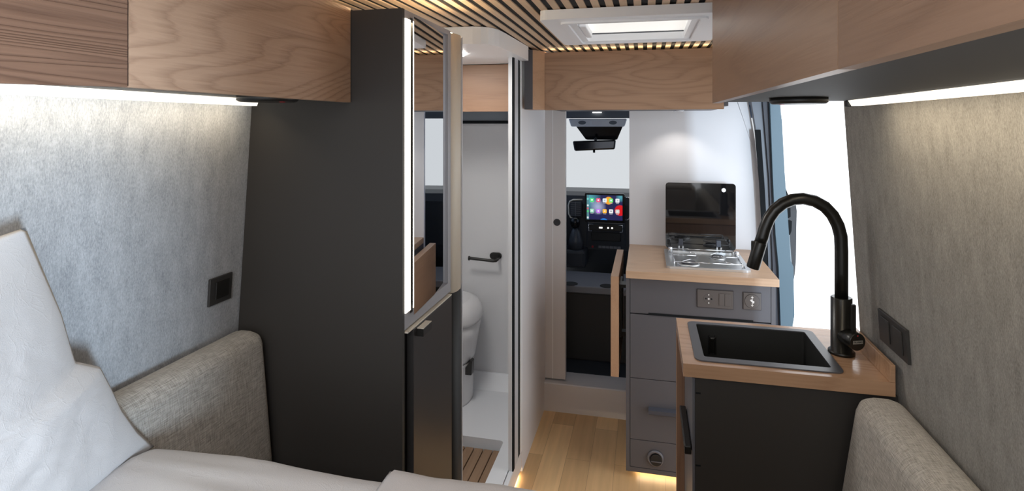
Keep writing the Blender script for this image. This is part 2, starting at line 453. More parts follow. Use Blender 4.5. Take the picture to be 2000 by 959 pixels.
def obj(name, bm, mats, parent=None, origin=None):
    """links the bmesh as one object; vertices are given in world space"""
    if not isinstance(mats, (list, tuple)): mats = [mats]
    base = Vector((0, 0, 0))
    p = parent
    if parent is not None:
        while p is not None:
            base += p.location; p = p.parent
    o_loc = Vector(origin) if origin is not None else (Vector((0, 0, 0)) if parent is None else base.copy())
    bmesh.ops.translate(bm, verts=bm.verts, vec=-o_loc)
    me = bpy.data.meshes.new(name); bm.to_mesh(me); bm.free()
    for m in mats: me.materials.append(m)
    o = bpy.data.objects.new(name, me); C.objects.link(o)
    o.location = o_loc - base if parent is not None else o_loc
    if parent is not None: o.parent = parent
    return o


def thing(name, label, cat, loc, group=None):
    o = bpy.data.objects.new(name, None); C.objects.link(o); o.location = loc; o.empty_display_size = 0.05
    o['label'] = label; o['category'] = cat
    if group: o['group'] = group
    return o


def tag(o, label, cat, group=None):
    o['label'] = label; o['category'] = cat
    if group: o['group'] = group
    return o


def struct(name, bm, mats, label=None, origin=None):
    o = obj(name, bm, mats, None, origin); o['kind'] = 'structure'
    if label: o['label'] = label
    return o


def B(*a, **k):
    bm = bm_new(); box(bm, *a, **k); return bm


def text_mesh(name, body, size, loc, rot, mat, parent, ext=0.0003):
    cu = bpy.data.curves.new(name, 'FONT'); cu.body = body; cu.size = size; cu.extrude = ext
    cu.align_x = 'CENTER'; cu.align_y = 'CENTER'
    t = bpy.data.objects.new(name, cu); C.objects.link(t)
    me = bpy.data.meshes.new_from_object(t)
    bpy.data.objects.remove(t)
    me.materials.clear(); me.materials.append(mat)
    o = bpy.data.objects.new(name, me); C.objects.link(o)
    base = Vector((0, 0, 0)); p = parent
    while p is not None:
        base += p.location; p = p.parent
    o.location = Vector(loc) - base; o.rotation_euler = rot; o.parent = parent
    return o


# ------------------------------------------------------------------ van shell
CZ = 1.93                                     # underside of the ceiling slats


def wl(z): return -0.994 + (z - 1.066) * 0.0694      # x of the left wall at height z
def wr(z): return 0.625 - (z - 0.947) * 0.0644       # x of the right wall at height z


struct('floor', B(-1.3, 0.68, -1.0, 3.10, -0.05, 0.0), M['floor'], 'oak plank floor')

bm = bm_new()
prism(bm, [(wl(0), -1.0, 0), (wl(1.70), -1.0, 1.70), (wl(1.70) - 0.05, -1.0, 1.70), (wl(0) - 0.05, -1.0, 0)], (0, 2.66, 0), 0)
struct('wall_left', bm, M['felt_l'], 'grey felt wall')
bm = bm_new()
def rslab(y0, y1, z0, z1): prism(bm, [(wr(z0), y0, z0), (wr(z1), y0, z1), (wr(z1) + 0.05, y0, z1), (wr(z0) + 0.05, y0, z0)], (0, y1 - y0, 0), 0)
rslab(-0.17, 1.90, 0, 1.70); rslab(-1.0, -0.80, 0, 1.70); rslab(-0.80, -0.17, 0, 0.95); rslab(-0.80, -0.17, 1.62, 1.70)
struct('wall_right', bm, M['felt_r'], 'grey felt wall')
bm = bm_new()
prism(bm, [(wl(1.70), -1.0, 1.70), (-0.91, -1.0, 1.99), (-0.95, -1.0, 1.99), (wl(1.70) - 0.05, -1.0, 1.701)], (0, 2.66, 0), 0)
struct('wall_left_upper', bm, M['felt_l'])  # sloping upper part of the left wall
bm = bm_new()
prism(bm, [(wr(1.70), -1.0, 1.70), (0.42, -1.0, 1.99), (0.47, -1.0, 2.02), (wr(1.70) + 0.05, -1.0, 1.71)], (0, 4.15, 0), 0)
struct('wall_right_upper', bm, M['felt_r'])  # sloping upper part of the right wall

# ceiling: black backing with slats
bm = bm_new()
frame_plate(bm, -1.3, 0.62, -1.0, 3.14, -0.24, 0.16, 1.80, 2.20, 1.934, 1.972, 1)
k = -24
while True:
    xc = 0.0155 + 0.04 * k
    if xc > 0.5: break
    if xc > -0.92:
        if -0.26 < xc < 0.18:
            box(bm, xc - 0.0107, xc + 0.0107, -1.0, 1.78, CZ, 1.9345, 0)
            box(bm, xc - 0.0107, xc + 0.0107, 2.22, 3.13, CZ, 1.9345, 0)
        else:
            box(bm, xc - 0.0107, xc + 0.0107, -1.0, 3.13, CZ, 1.9345, 0)
    k += 1
struct('ceiling', bm, [M['slat'], M['gap']], 'slatted oak ceiling on black backing')

# bulkhead between living area and cab
bm = bm_new()
box(bm, -0.56, -0.435, 3.135, 3.175, 0.165, 1.66, 0, 0.002)
box(bm, -0.508, -0.5055, 3.1335, 3.136, 0.165, 1.66, 1)
o = struct('wall_front', bm, [M['bulk'], M['white_gloss']], 'light grey bulkhead panel beside cab passage')
bm = bm_new()
prism(bm, [(-0.089, 3.154, 0.02), (0.618, 3.154, 0.02), (0.588, 3.154, 0.874), (0.573, 3.154, 1.23), (0.548, 3.154, 1.50), (0.515, 3.154, 1.70), (0.40, 3.154, 1.94), (-0.089, 3.154, 1.94)], (0, 0.03, 0), 0)
tube(bm, [(0.462, 3.153, 1.70), (0.507, 3.153, 1.56), (0.544, 3.153, 1.43), (0.552, 3.153, 1.15), (0.554, 3.153, 0.94)], 0.0016, 8, 0)
struct('wall_galley', bm, [M['white'], M['white_gloss']], 'glossy white wall behind the hob')
# header over passage and step into the cab
bm = bm_new()
prism(bm, [(-0.56, 3.10, 0.0), (-0.56, 3.10, 0.15), (-0.56, 3.105, 0.155), (-0.56, 3.26, 0.155), (-0.56, 3.26, 0.0)], (0.95, 0, 0), 0)
struct('trim_1', bm, M['bulk'], 'step into the cab')

# bathroom shell
struct('wall_bathroom', B(-0.575, -0.548, 2.53, 3.135, 0.0, 1.93, bev=0.002), M['white'], 'white partition beside the bathroom')
struct('wall_bathroom_front', B(-1.28, -0.575, 3.14, 3.17, 0.10, 1.5845), M['bath'], 'grey bathroom front wall')
struct('wall_bathroom_left', B(-1.30, -1.28, 1.66, 3.17, 0.0, 1.95), M['bath'])
struct('wall_bathroom_rear', B(-1.28, -0.58, 1.66, 1.68, 0.10, 1.85), M['bath'])
bm = bm_new(); box(bm, -1.28, -0.575, 3.138, 3.17, 1.602, 1.94, 0); box(bm, -1.28, -0.575, 3.130, 3.17, 1.584, 1.602, 1)
struct('trim_2', bm, [M['bluegrey'], M['rubber']], 'blue grey band with black line above the bathroom wall')


# ------------------------------------------------------------------ shower tray with teak grid
t = thing('shower_tray', 'white moulded shower tray with raised lip and sunken wooden grid', 'shower tray', (-0.80, 2.4, 0))
bm = bm_new()
frame_plate(bm, -1.279, -0.575, 1.68, 3.139, -1.00, -0.647, 1.72, 2.58, 0.0, 0.10, 0, 0.002, 0.02)
box(bm, -1.01, -0.64, 1.71, 2.59, 0.0, 0.035, 0)
hexa(bm, [(-1.279, 3.05, 0.10), (-0.576, 3.05, 0.10), (-0.576, 3.139, 0.10), (-1.279, 3.139, 0.10), (-1.279, 3.128, 0.165), (-0.576, 3.128, 0.165), (-0.576, 3.139, 0.165), (-1.279, 3.139, 0.165)], 0)
obj('tray_body', bm, M['tray'], t)
bm = bm_new(); box(bm, -0.572, -0.552, 1.66, 2.528, 0.014, 0.10, 0, 0.004)
obj('step_lip', bm, M['tray'], t)
t = thing('duckboard', 'brown teak duckboard lying in the white shower tray', 'duckboard', (-0.82, 2.1, 0.035))
for i in range(8):
    x = -0.672 - i * 0.045
    if x - 0.02 < -1.0: break
    obj('slat', B(x - 0.0205, x + 0.0205, 1.725, 2.56, 0.045, 0.062, bev=0.002), M['teak'], t)
for y in (1.85, 2.15, 2.45): obj('cross_bearer', B(-0.99, -0.655, y - 0.02, y + 0.02, 0.035, 0.0448), M['teak'], t)

# ------------------------------------------------------------------ toilet
t = thing('toilet', 'grey white cassette toilet with round lid against the bathroom wall', 'toilet', (-1.0, 2.84, 0.10))
def sup(cx, cy, rx, ry, z, n=36, e=2.4):
    pts = []
    for k in range(n):
        a = 2 * PI * k / n; c, s = math.cos(a), math.sin(a)
        pts.append((cx + rx * math.copysign(abs(c) ** (2 / e), c), cy + ry * math.copysign(abs(s) ** (2 / e), s), z))
    return pts
def loft(bm, rings, mi=0):
    R = [[bm.verts.new(p) for p in r] for r in rings]
    n = len(R[0])
    for a, b in zip(R, R[1:]):
        for k in range(n):
            f = bm.faces.new([a[k], a[(k + 1) % n], b[(k + 1) % n], b[k]]); f.smooth = True; f.material_index = mi
    for r in (R[0][::-1], R[-1]):
        f = bm.faces.new(r); f.material_index = mi
    bmesh.ops.recalc_face_normals(bm, faces=bm.faces)
bm = bm_new()
loft(bm, [sup(-1.07, 2.93, 0.155, 0.155, 0.10), sup(-1.07, 2.93, 0.153, 0.153, 0.11), sup(-1.07, 2.93, 0.157, 0.155, 0.30), sup(-1.07, 2.93, 0.160, 0.158, 0.318)])
obj('pedestal', bm, M['toilet'], t)
bm = bm_new()
loft(bm, [sup(-1.07, 2.93, 0.160, 0.160, 0.322), sup(-1.07, 2.93, 0.166, 0.165, 0.34), sup(-1.07, 2.93, 0.184, 0.185, 0.45), sup(-1.07, 2.93, 0.200, 0.20, 0.53)])
obj('bowl', bm, M['toilet'], t)
bm = bm_new()
loft(bm, [sup(-1.07, 2.93, 0.204, 0.204, 0.532), sup(-1.07, 2.93, 0.208, 0.206, 0.55), sup(-1.07, 2.93, 0.200, 0.200, 0.585), sup(-1.07, 2.93, 0.178, 0.182, 0.625), sup(-1.07, 2.93, 0.14, 0.15, 0.637)])
obj('lid', bm, M['toilet'], t)
bm = bm_new()
prism(bm, [(-0.930, 2.90, 0.262), (-0.893, 2.90, 0.262), (-0.889, 2.90, 0.335), (-0.902, 2.90, 0.340), (-0.908, 2.90, 0.318), (-0.930, 2.90, 0.298)], (0, -0.045, 0), 0, bev=0.003)
obj('side_latch', bm, M['black'], t)['label'] = 'black latch'

# toilet paper holder and hook
t = thing('toilet_paper_holder', 'empty black toilet paper holder with one round bar on bathroom wall', 'toilet paper holder', (-0.83, 3.14, 0.83))
bm = bm_new(); rounded_plate(bm, -0.868, -0.800, 0.812, 0.850, 3.139, 3.128, 0.018, 'y')
obj('mounting_plate', bm, M['black'], t)
bm = bm_new()
tube(bm, [(-0.815, 3.128, 0.825), (-0.812, 3.09, 0.822), (-0.815, 3.065, 0.820), (-0.83, 3.058, 0.820), (-0.965, 3.058, 0.828), (-0.968, 3.058, 0.828)], 0.0085, 12)
tube(bm, [(-0.966, 3.058, 0.828), (-0.972, 3.058, 0.828)], 0.013, 12)
obj('bar', bm, M['black'], t)

# ------------------------------------------------------------------ bathroom ceiling canopy
t = thing('shower_canopy', 'white round-cornered shower canopy with glowing underside below the slats', 'canopy', (-0.75, 2.2, 1.865))
pts = [(-1.27, 1.931), (-0.637, 1.931), (-0.600, 1.933), (-0.572, 1.945), (-0.550, 1.965), (-0.535, 1.995), (-0.527, 2.03), (-0.523, 2.10), (-0.519, 2.25), (-0.514, 2.50), (-0.575, 2.50), (-0.575, 2.598), (-1.27, 2.598)]
bm = bm_new(); prism(bm, [(x, y, 1.866) for x, y in pts], (0, 0, 0.062), 0)
obj('canopy_body', bm, M['white_gloss'], t)
bm = bm_new(); lathe(bm, [(0.155, 1.861), (0.16, 1.866)], -0.86, 2.15, 32)
obj('ring_lamp', bm, M['led_bath'], t)

# bathroom door track and profiles
t = thing('bathroom_door_frame', 'slim aluminium and black upright track of bathroom roller door', 'door frame', (-0.56, 2.45, 0))
obj('jamb', B(-0.573, -0.5565, 2.360, 2.529, 0.10, 1.866), M['bath'], t)
obj('track_profile', B(-0.5560, -0.551, 2.385, 2.455, 0.10, 1.866), M['alu'], t)['label'] = 'aluminium upright'
obj('gasket', B(-0.5560, -0.5505, 2.360, 2.3845, 0.10, 1.866), M['rubber'], t)
obj('gasket', B(-0.5560, -0.5520, 2.4555, 2.4945, 0.10, 1.866), M['rubber'], t)
obj('end_profile', B(-0.5560, -0.549, 2.495, 2.529, 0.10, 1.866), M['plastic_white'], t)
# oak cabinet inside the bathroom
t = thing('bathroom_wall_cabinet', 'oak overhead cabinet running through bathroom above the toilet', 'overhead cabinet', (-0.80, 2.6, 1.65))
obj('body', B(-1.27, -0.578, 2.618, 3.12, 1.66, 1.862), M['white'], t)
obj('door', B(-1.27, -0.578, 2.60, 2.617, 1.641, 1.864, bev=0.001), M['oak_x_bath'], t)

# ------------------------------------------------------------------ wardrobe
t = thing('wardrobe', 'tall anthracite wardrobe standing between bed and bathroom', 'wardrobe', (-0.76, 1.43, 0))
bm = bm_new()
prism(bm, [(wl(0) + 0.003, 1.225, 0.0), (-0.550, 1.225, 0.0), (-0.550, 1.225, 1.850), (-0.93, 1.225, 1.850), (wl(1.69) + 0.003, 1.225, 1.69)], (0, 0.012, 0), 0)
obj('rear_panel', bm, M['anth'], t)
bm = bm_new()
box(bm, -0.90, -0.562, 1.238, 1.655, 0.0, 1.09, 0)
box(bm, -0.90, -0.590, 1.238, 1.655, 1.09, 1.846, 0)
obj('carcass', bm, M['anth_dark'], t)
obj('lower_door', B(-0.560, -0.542, 1.272, 1.548, 0.10, 1.090, bev=0.0015), M['anth_door'], t)
obj('door_top_lit', B(-0.560, -0.5425, 1.240, 1.548, 1.0905, 1.094), M['cream'], t)['label'] = 'top edge of the lower door coloured as lit by the LED'  # LED light on the dark door's top put in as a cream strip
h = obj('door_handle', B(-0.5415, -0.524, 1.290, 1.345, 1.066, 1.085, bev=0.001), M['black'], t)
obj('handle_top_lit', B(-0.541, -0.5245, 1.290, 1.345, 1.0851, 1.0865), M['cream'], h)  # light on top of the black handle put in as cream colour
bm = bm_new()
frame_plate(bm, 1.2372, 1.5600, 1.098, 1.8495, 1.2690, 1.5380, 1.127, 1.836, -0.574, -0.5502, 0, 0.0005, 0.0005, plane='x')
fr = obj('mirror_frame', bm, M['silver'], t)
fr['label'] = 'silver mirror frame'
obj('light_strip', B(-0.5502, -0.5475, 1.239, 1.2675, 1.137, 1.829), M['led_mirror'], fr)
# mirror turned slightly in its frame so that it reflects the cab passage
bm = bm_new(); a = math.radians(4.0)
p0 = Vector((-0.5385, 1.266, 0)); d = Vector((-math.sin(a), math.cos(a), 0)); w = 0.272
q = [p0, p0 + d * w, p0 + d * w + Vector((-0.003, 0, 0)), p0 + Vector((-0.003, 0, 0))]
hexa(bm, [(v.x, v.y, 1.126) for v in q] + [(v.x, v.y, 1.837) for v in q], 0)
obj('mirror', bm, M['mirror'], t)
# rounded pilaster beside the mirror
bm = bm_new()
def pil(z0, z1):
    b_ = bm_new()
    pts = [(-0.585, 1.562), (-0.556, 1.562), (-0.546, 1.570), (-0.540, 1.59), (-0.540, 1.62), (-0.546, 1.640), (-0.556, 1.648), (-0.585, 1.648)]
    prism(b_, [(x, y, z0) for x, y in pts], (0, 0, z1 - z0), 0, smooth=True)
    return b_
obj('pilaster', pil(1.09, 1.845), M['cream'], t)['label'] = 'cream rounded pilaster'
obj('pilaster_shaded_part', pil(0.0, 1.09), M['anth_dark'], t)  # shadow on the lower pilaster put in as a dark segment
obj('edge_strip', B(-0.556, -0.5455, 1.6485, 1.6565, 0.0, 1.845), M['alu'], t)['label'] = 'aluminium edge strip'
tag(obj('light_strip', B(-0.90, -0.566, 1.250, 1.262, 1.848, 1.854), M['led_top']), 'warm LED tape on the wardrobe top facing the bed', 'led strip')
tag(obj('light_strip', B(-0.578, -0.566, 1.29, 1.63, 1.848, 1.854), M['led_top']), 'warm LED tape on the wardrobe top above the mirror', 'led strip')

# ------------------------------------------------------------------ left overhead cabinets
def overhead_left(y0, y1, zf0, zf1, mat, label):
    t = thing('overhead_cabinet', label, 'overhead cabinet', (-0.80, (y0 + y1) / 2, 1.64), 'oak overhead cabinets over the left wall')
    bm = bm_new()
    prism(bm, [(-0.70, y0, 1.642), (-0.70, y0, 1.86), (-0.86, y0, 1.86), (wl(1.70) + 0.004, y0, 1.70), (wl(1.642) + 0.004, y0, 1.642)], (0, y1 - y0, 0), 0)
    obj('body', bm, M['under'], t)
    bm = bm_new()
    hexa(bm, [(-0.698, y0 + .0012, zf0), (-0.680, y0 + .0012, zf0), (-0.680, y1 - .0012, zf1), (-0.698, y1 - .0012, zf1),
              (-0.698, y0 + .0012, 1.855), (-0.680, y0 + .0012, 1.855), (-0.680, y1 - .0012, 1.855), (-0.698, y1 - .0012, 1.855)], 0)
    obj('door', bm, mat, t)
    return t
overhead_left(0.628, 1.222, 1.6305, 1.632, M['oak_y_left'], 'light oak overhead cabinet touching the dark wardrobe')
overhead_left(0.03, 0.628, 1.608, 1.6305, M['oak_y_rough'], 'darker brushed oak overhead cabinet at top left corner')
bm = bm_new()
prism(bm, [(-0.945, -0.6, 1.641), (-0.915, -0.6, 1.641), (-0.922, -0.6, 1.625), (-0.940, -0.6, 1.625)], (0, 1.805, 0), 0)
area('left_bar_light', (-0.900, 0.36, 1.617), (0, math.radians(30), 0), 0.02, 1.62, 1.35, (1.0, 0.84, 0.60))
tag(obj('light_strip', bm, M['led']), 'glowing white light bar under the left overhead cabinets', 'light bar')
t = thing('reading_lamp', 'flat black round lamp under the left overhead cabinet by wardrobe', 'lamp', (-0.77, 1.02, 1.632))
bm = bm_new(); lathe(bm, [(0.055, 1.627), (0.060, 1.630), (0.060, 1.6415)], -0.77, 1.04, 32)
obj('housing', bm, M['black'], t)
bm = bm_new(); lathe(bm, [(0.006, 1.6262), (0.006, 1.6275)], -0.735, 1.04, 12)
obj('button', bm, M['red'], t)

tag(obj('door_seam', B(-0.697, -0.6808, 0.6270, 0.6290, 1.632, 1.855), M['seam']), 'dark vertical seam between the two left overhead cabinet doors', 'seam strip')

# ------------------------------------------------------------------ right overhead cabinets
def fx(y): return 0.1745 + (1.60 - y) * 0.0195
def overhead_right(y0, y1, mat, label):
    t = thing('overhead_cabinet', label, 'overhead cabinet', (0.35, (y0 + y1) / 2, 1.64), 'oak overhead cabinets over the right wall')
    bm = bm_new()
    t_ = bmesh.new()
    hexa(bm, [(fx(y0) + .02, y0, 1.640), (wr(1.64) - 0.004, y0, 1.640), (wr(1.64) - 0.004, y1, 1.640), (fx(y1) + .02, y1, 1.640),
              (fx(y0) + .02, y0, 1.90), (0.47, y0, 1.90), (0.47, y1, 1.90), (fx(y1) + .02, y1, 1.90)], 0)
    t_.free()
    obj('body', bm, M['under'], t)
    bm = bm_new()
    a, b = y0 + .0012, y1 - .0012
    hexa(bm, [(fx(a), a, 1.637), (fx(a) + .019, a, 1.637), (fx(b) + .019, b, 1.637), (fx(b), b, 1.637),
              (fx(a), a, 1.925), (fx(a) + .019, a, 1.925), (fx(b) + .019, b, 1.925), (fx(b), b, 1.925)], 0)
    obj('door', bm, mat, t)
overhead_right(0.650, 1.62, M['oak_y_right'], 'smooth oak overhead cabinet nearest the roof hatch')
overhead_right(-0.30, 0.650, M['oak_y_right2'], 'rough oak overhead cabinet at the top right corner')
bm = bm_new()
prism(bm, [(0.492, -0.6, 1.640), (0.528, -0.6, 1.640), (0.521, -0.6, 1.626), (0.500, -0.6, 1.626)], (0, 2.18, 0), 0)
area('right_bar_light', (0.485, 0.55, 1.620), (0, math.radians(-30), 0), 0.02, 2.0, 2.9, (1.0, 0.84, 0.60))
tag(obj('light_strip', bm, M['led']), 'glowing white light bar under the right overhead cabinets', 'light bar')
tag(obj('lamp_end_cap', B(0.490, 0.530, 1.581, 1.60, 1.624, 1.640, bev=0.003), M['under']), 'grey end cap closing the right light bar near the doorway', 'end cap')
t = thing('reading_lamp', 'flat black round lamp under the right overhead cabinet by doorway', 'lamp', (0.28, 1.40, 1.632))
bm = bm_new(); lathe(bm, [(0.055, 1.626), (0.060, 1.630), (0.060, 1.640)], 0.335, 1.40, 32)
obj('housing', bm, M['black'], t)
bm = bm_new(); lathe(bm, [(0.006, 1.6252), (0.006, 1.6265)], 0.300, 1.40, 12)
obj('button', bm, M['red'], t)

tag(obj('door_seam', B(fx(.65) + .0008, fx(.65) + .018, 0.6490, 0.6510, 1.638, 1.925), M['seam']), 'dark vertical seam between the two right overhead cabinet doors', 'seam strip')

# ------------------------------------------------------------------ front overhead cabinet
t = thing('overhead_cabinet', 'wide oak overhead cabinet across the van above the cab passage', 'overhead cabinet', (-0.06, 2.85, 1.65))
obj('body', B(-0.455, 0.33, 2.618, 3.12, 1.652, 1.905), M['grey_cab'], t)
obj('door', B(-0.457, 0.327, 2.60, 2.617, 1.646, 1.912, bev=0.001), M['oak_x'], t)
bm = bm_new(); prism(bm, [(-0.5, 2.531, 1.648), (-0.4575, 2.599, 1.648), (-0.4575, 2.66, 1.648), (-0.535, 2.66, 1.648), (-0.535, 2.531, 1.648)], (0, 0, 0.270), 0)
obj('side_panel', bm, M['oak_flap'], t)['label'] = 'angled oak side panel'
obj('side_edge', B(-0.537, -0.500, 2.522, 2.531, 1.648, 1.918), M['grey_cab'], t)['label'] = 'dark grey edge'
obj('end_cap', B(0.328, 0.345, 2.602, 2.70, 1.66, 1.912), M['grey_cab'], t)['label'] = 'dark grey end cap'
tag(obj('light_strip', B(-0.46, 0.34, 2.622, 2.634, 1.9055, 1.911), M['led_warm']), 'warm LED tape lighting slats above the front overhead cabinet', 'led strip')
l = bpy.data.lights.new('spot_under_cabinet', 'SPOT'); l.energy = 1.9; l.spot_size = math.radians(105); l.spot_blend = 0.6; l.color = (1.0, 0.95, 0.88); l.shadow_soft_size = 0.012
o = bpy.data.objects.new('spot_under_cabinet', l); C.objects.link(o); o.location = (0.16, 2.99, 1.638); o.rotation_euler = (math.radians(10), 0, 0)
bm = bm_new(); lathe(bm, [(0.022, 1.645), (0.026, 1.648), (0.026, 1.652)], 0.16, 2.99, 20)
tag(obj('spotlight', bm, M['alu']), 'small round spotlight under front overhead cabinet above the hob', 'spotlight')

# ------------------------------------------------------------------ roof hatch
t = thing('roof_hatch', 'white plastic roof hatch set in the slatted ceiling', 'roof hatch', (-0.04, 2.0, 1.90))
bm = bm_new()
frame_plate(bm, -0.320, 0.240, 1.715, 2.290, -0.235, 0.155, 1.785, 2.215, 1.900, 1.9295, 0, 0.025, 0.01)
obj('frame', bm, M['plastic_white'], t)
bm = bm_new()
frame_plate(bm, -0.262, 0.182, 1.760, 2.240, -0.240, 0.160, 1.780, 2.220, 1.893, 1.900, 0, 0.02, 0.012)
obj('raised_rim', bm, M['plastic_white'], t)
bm = bm_new()
frame_plate(bm, -0.236, 0.156, 1.784, 2.216, -0.2155, 0.1355, 1.80, 2.20, 1.90, 1.935, 0, 0.01, 0.01)
obj('shaft', bm, M['plastic_white'], t)
obj('pane', B(-0.215, 0.135, 1.80, 2.20, 1.926, 1.930), M['diffuser'], t)
bm = bm_new(); box(bm, -0.214, -0.192, 1.86, 2.10, 1.898, 1.922, 0, 0.004)
obj('latch_bar', bm, M['plastic_white'], t)
obj('blind_rail', B(-0.214, 0.134, 2.168, 2.172, 1.921, 1.9255), M['dash2'], t)

# ------------------------------------------------------------------ galley: hob cabinet
t = thing('kitchen_cabinet', 'slate grey kitchen cabinet with drawers under the hob', 'cabinet', (0.22, 2.87, 0.03))
bm = bm_new()
box(bm, -0.088, -0.071, 2.600, 3.15, 0.028, 0.896, 0)
box(bm, 0.5165, 0.534, 2.600, 3.15, 0.028, 0.896, 0)
box(bm, -0.071, 0.5165, 2.600, 3.15, 0.028, 0.048, 0)
box(bm, -0.071, 0.5165, 2.620, 3.15, 0.048, 0.896, 0)
obj('carcass', bm, [M['grey_cab']], t)
obj('inner_shadow_gap', B(-0.0705, 0.516, 2.614, 2.6195, 0.0485, 0.895), M['rubber'], t)
fp = obj('fascia', B(-0.069, 0.5145, 2.6005, 2.613, 0.738, 0.8945), M['grey_cab'], t)
d1 = obj('drawer', B(-0.069, 0.5145, 2.6005, 2.613, 0.4485, 0.7325), M['grey_cab'], t)
obj('grip_recess', B(0.010, 0.445, 2.598, 2.6045, 0.7330, 0.7430), M['rubber'], d1)
d2 = obj('drawer', B(-0.069, 0.5145, 2.6005, 2.613, 0.1745, 0.4455), M['grey_cab'], t)
bm = bm_new(); prism(bm, [(0.010, 2.600, 0.326), (0.010, 2.572, 0.322), (0.010, 2.572, 0.306), (0.010, 2.577, 0.302), (0.010, 2.600, 0.300)], (0.36, 0, 0), 0)
obj('handle', bm, M['pillar_dark'], d2)
pl = obj('plinth_panel', B(-0.069, 0.5145, 2.6005, 2.613, 0.0505, 0.1720), M['grey_cab'], t)
t2 = thing('air_vent', 'round black hot air outlet in the bottom panel of grey cabinet', 'air vent', (0.04, 2.6, 0.10))
bm = bm_new(); lathe(bm, [(0.036, 2.600), (0.0355, 2.594), (0.031, 2.590), (0.027, 2.590), (0.0265, 2.5995)], 0.040, 0, 32, 0, 'y', cz=0.101)
obj('ring', bm, M['grey_edge'], t2)
bm = bm_new(); lathe(bm, [(0.026, 2.5990), (0.0245, 2.5888)], 0.043, 0, 32, 0, 'y', cz=0.096)
obj('duct', bm, M['anth_dark'], t2)
bm = bm_new(); box(bm, 0.021, 0.065, 2.586, 2.589, 0.089, 0.0925)
obj('vane', bm, M['grey_edge'], t2)
# LED tape under the cabinet
tag(obj('light_strip', B(-0.04, 0.50, 2.64, 2.65, 0.018, 0.0275), M['led_warm']), 'warm LED tape under the grey kitchen cabinet lighting the floor', 'led strip')
tag(obj('light_strip', B(-0.5640, -0.5580, 1.70, 2.50, 0.002, 0.010), M['led_warm']), 'warm LED tape along the foot of the shower step', 'led strip')

bm = bm_new()
box(bm, -0.088, 0.543, 2.574, 3.153, 0.8975, 0.930, 0, 0.0015, 1)
tag(obj('worktop', bm, M['oak_top_x']), 'pale oak worktop carrying the gas hob', 'worktop')

# oak flap hanging beside the cabinet
t = thing('worktop_flap', 'folded oak worktop flap hanging upright beside grey kitchen cabinet', 'table flap', (-0.137, 2.88, 0.44))
obj('panel', B(-0.1555, -0.120, 2.60, 3.168, 0.443, 0.895, bev=0.001), M['oak_flap'], t)
bm = bm_new()
box(bm, -0.1195, -0.0885, 2.64, 2.70, 0.835, 0.850)
prism(bm, [(-0.1195, 2.66, 0.845), (-0.1195, 2.66, 0.60), (-0.1195, 2.72, 0.60), (-0.1195, 2.80, 0.845)], (0.010, 0, 0))
box(bm, -0.119, -0.0885, 2.68, 2.72, 0.60, 0.62)
obj('hinge_bracket', bm, M['black'], t)

# socket plates in the fascia
t = thing('socket_panel', 'taupe plate with round socket and double switch on cabinet fascia', 'socket', (0.29, 2.6, 0.82))
pb = obj('plate', B(0.217, 0.364, 2.5955, 2.6005, 0.786, 0.862, bev=0.0012), M['plate'], t)
bm = bm_new(); frame_plate(bm, 0.2155, 0.3655, 0.7845, 0.8635, 0.2172, 0.3638, 0.7862, 0.8618, 2.597, 2.6004, 0, 0, 0, 'y')
obj('shadow_edge', bm, M['plate_edge'], t)
bm = bm_new(); lathe(bm, [(0.021, 2.5955), (0.0205, 2.5948), (0.0195, 2.5948), (0.019, 2.5953)], 0.264, 0, 28, 0, 'y', cz=0.824)
sk = obj('socket_well', bm, M['plate'], t)
bm = bm_new()
for dx, dz, r in ((0, 0.0175, .0026), (0, 0, .0036), (0, -0.0175, .0026)):
    lathe(bm, [(r, 2.5952), (r, 2.5935)], 0.264 + dx, 0, 12, 0, 'y', cz=0.824 + dz)
obj('earth_contacts', bm, M['dot'], sk)['label'] = 'white contact dots'
bm = bm_new()
for dx in (-0.0115, 0.0115): lathe(bm, [(0.0031, 2.5952), (0.0031, 2.5936)], 0.264 + dx, 0, 12, 0, 'y', cz=0.824)
obj('pin_holes', bm, M['rubber'], sk)
obj('rocker', B(0.306, 0.3285, 2.5935, 2.5955, 0.798, 0.850, bev=0.0008), M['plate'], t)
obj('rocker', B(0.3295, 0.352, 2.5935, 2.5955, 0.798, 0.850, bev=0.0008), M['plate'], t)
t = thing('step_switch', 'square taupe plate with round button marked by white arrows', 'switch', (0.44, 2.6, 0.82))
obj('plate', B(0.405, 0.475, 2.5955, 2.6005, 0.790, 0.861, bev=0.0012), M['plate'], t)
bm = bm_new(); frame_plate(bm, 0.4035, 0.4765, 0.7885, 0.8625, 0.4052, 0.4748, 0.7902, 0.8608, 2.597, 2.6004, 0, 0, 0, 'y')
obj('shadow_edge', bm, M['plate_edge'], t)
bm = bm_new(); lathe(bm, [(0.0305, 2.5955), (0.030, 2.5942), (0.0295, 2.5942)], 0.440, 0, 36, 0, 'y', cz=0.8255)
bt = obj('button', bm, M['plate_edge'], t)
bm = bm_new(); lathe(bm, [(0.0293, 2.5955), (0.0293, 2.5938)], 0.440, 0, 36, 0, 'y', cz=0.8255)
obj('button_face', bm, M['plate'], bt)
bm = bm_new()
yy = 2.5932
def poly(pts): prism(bm, [(x, yy, z) for x, z in pts], (0, 0.0008, 0), 0)
poly([(0.4388, 0.832), (0.4412, 0.832), (0.4412, 0.843), (0.4388, 0.843)]); poly([(0.434, 0.841), (0.446, 0.841), (0.440, 0.848)])
poly([(0.4388, 0.819), (0.4412, 0.819), (0.4412, 0.808), (0.4388, 0.808)]); poly([(0.434, 0.810), (0.446, 0.810), (0.440, 0.803)])
poly([(0.431, 0.831), (0.436, 0.834), (0.441, 0.832), (0.443, 0.828), (0.448, 0.827), (0.448, 0.820), (0.444, 0.817), (0.439, 0.822), (0.434, 0.826)])
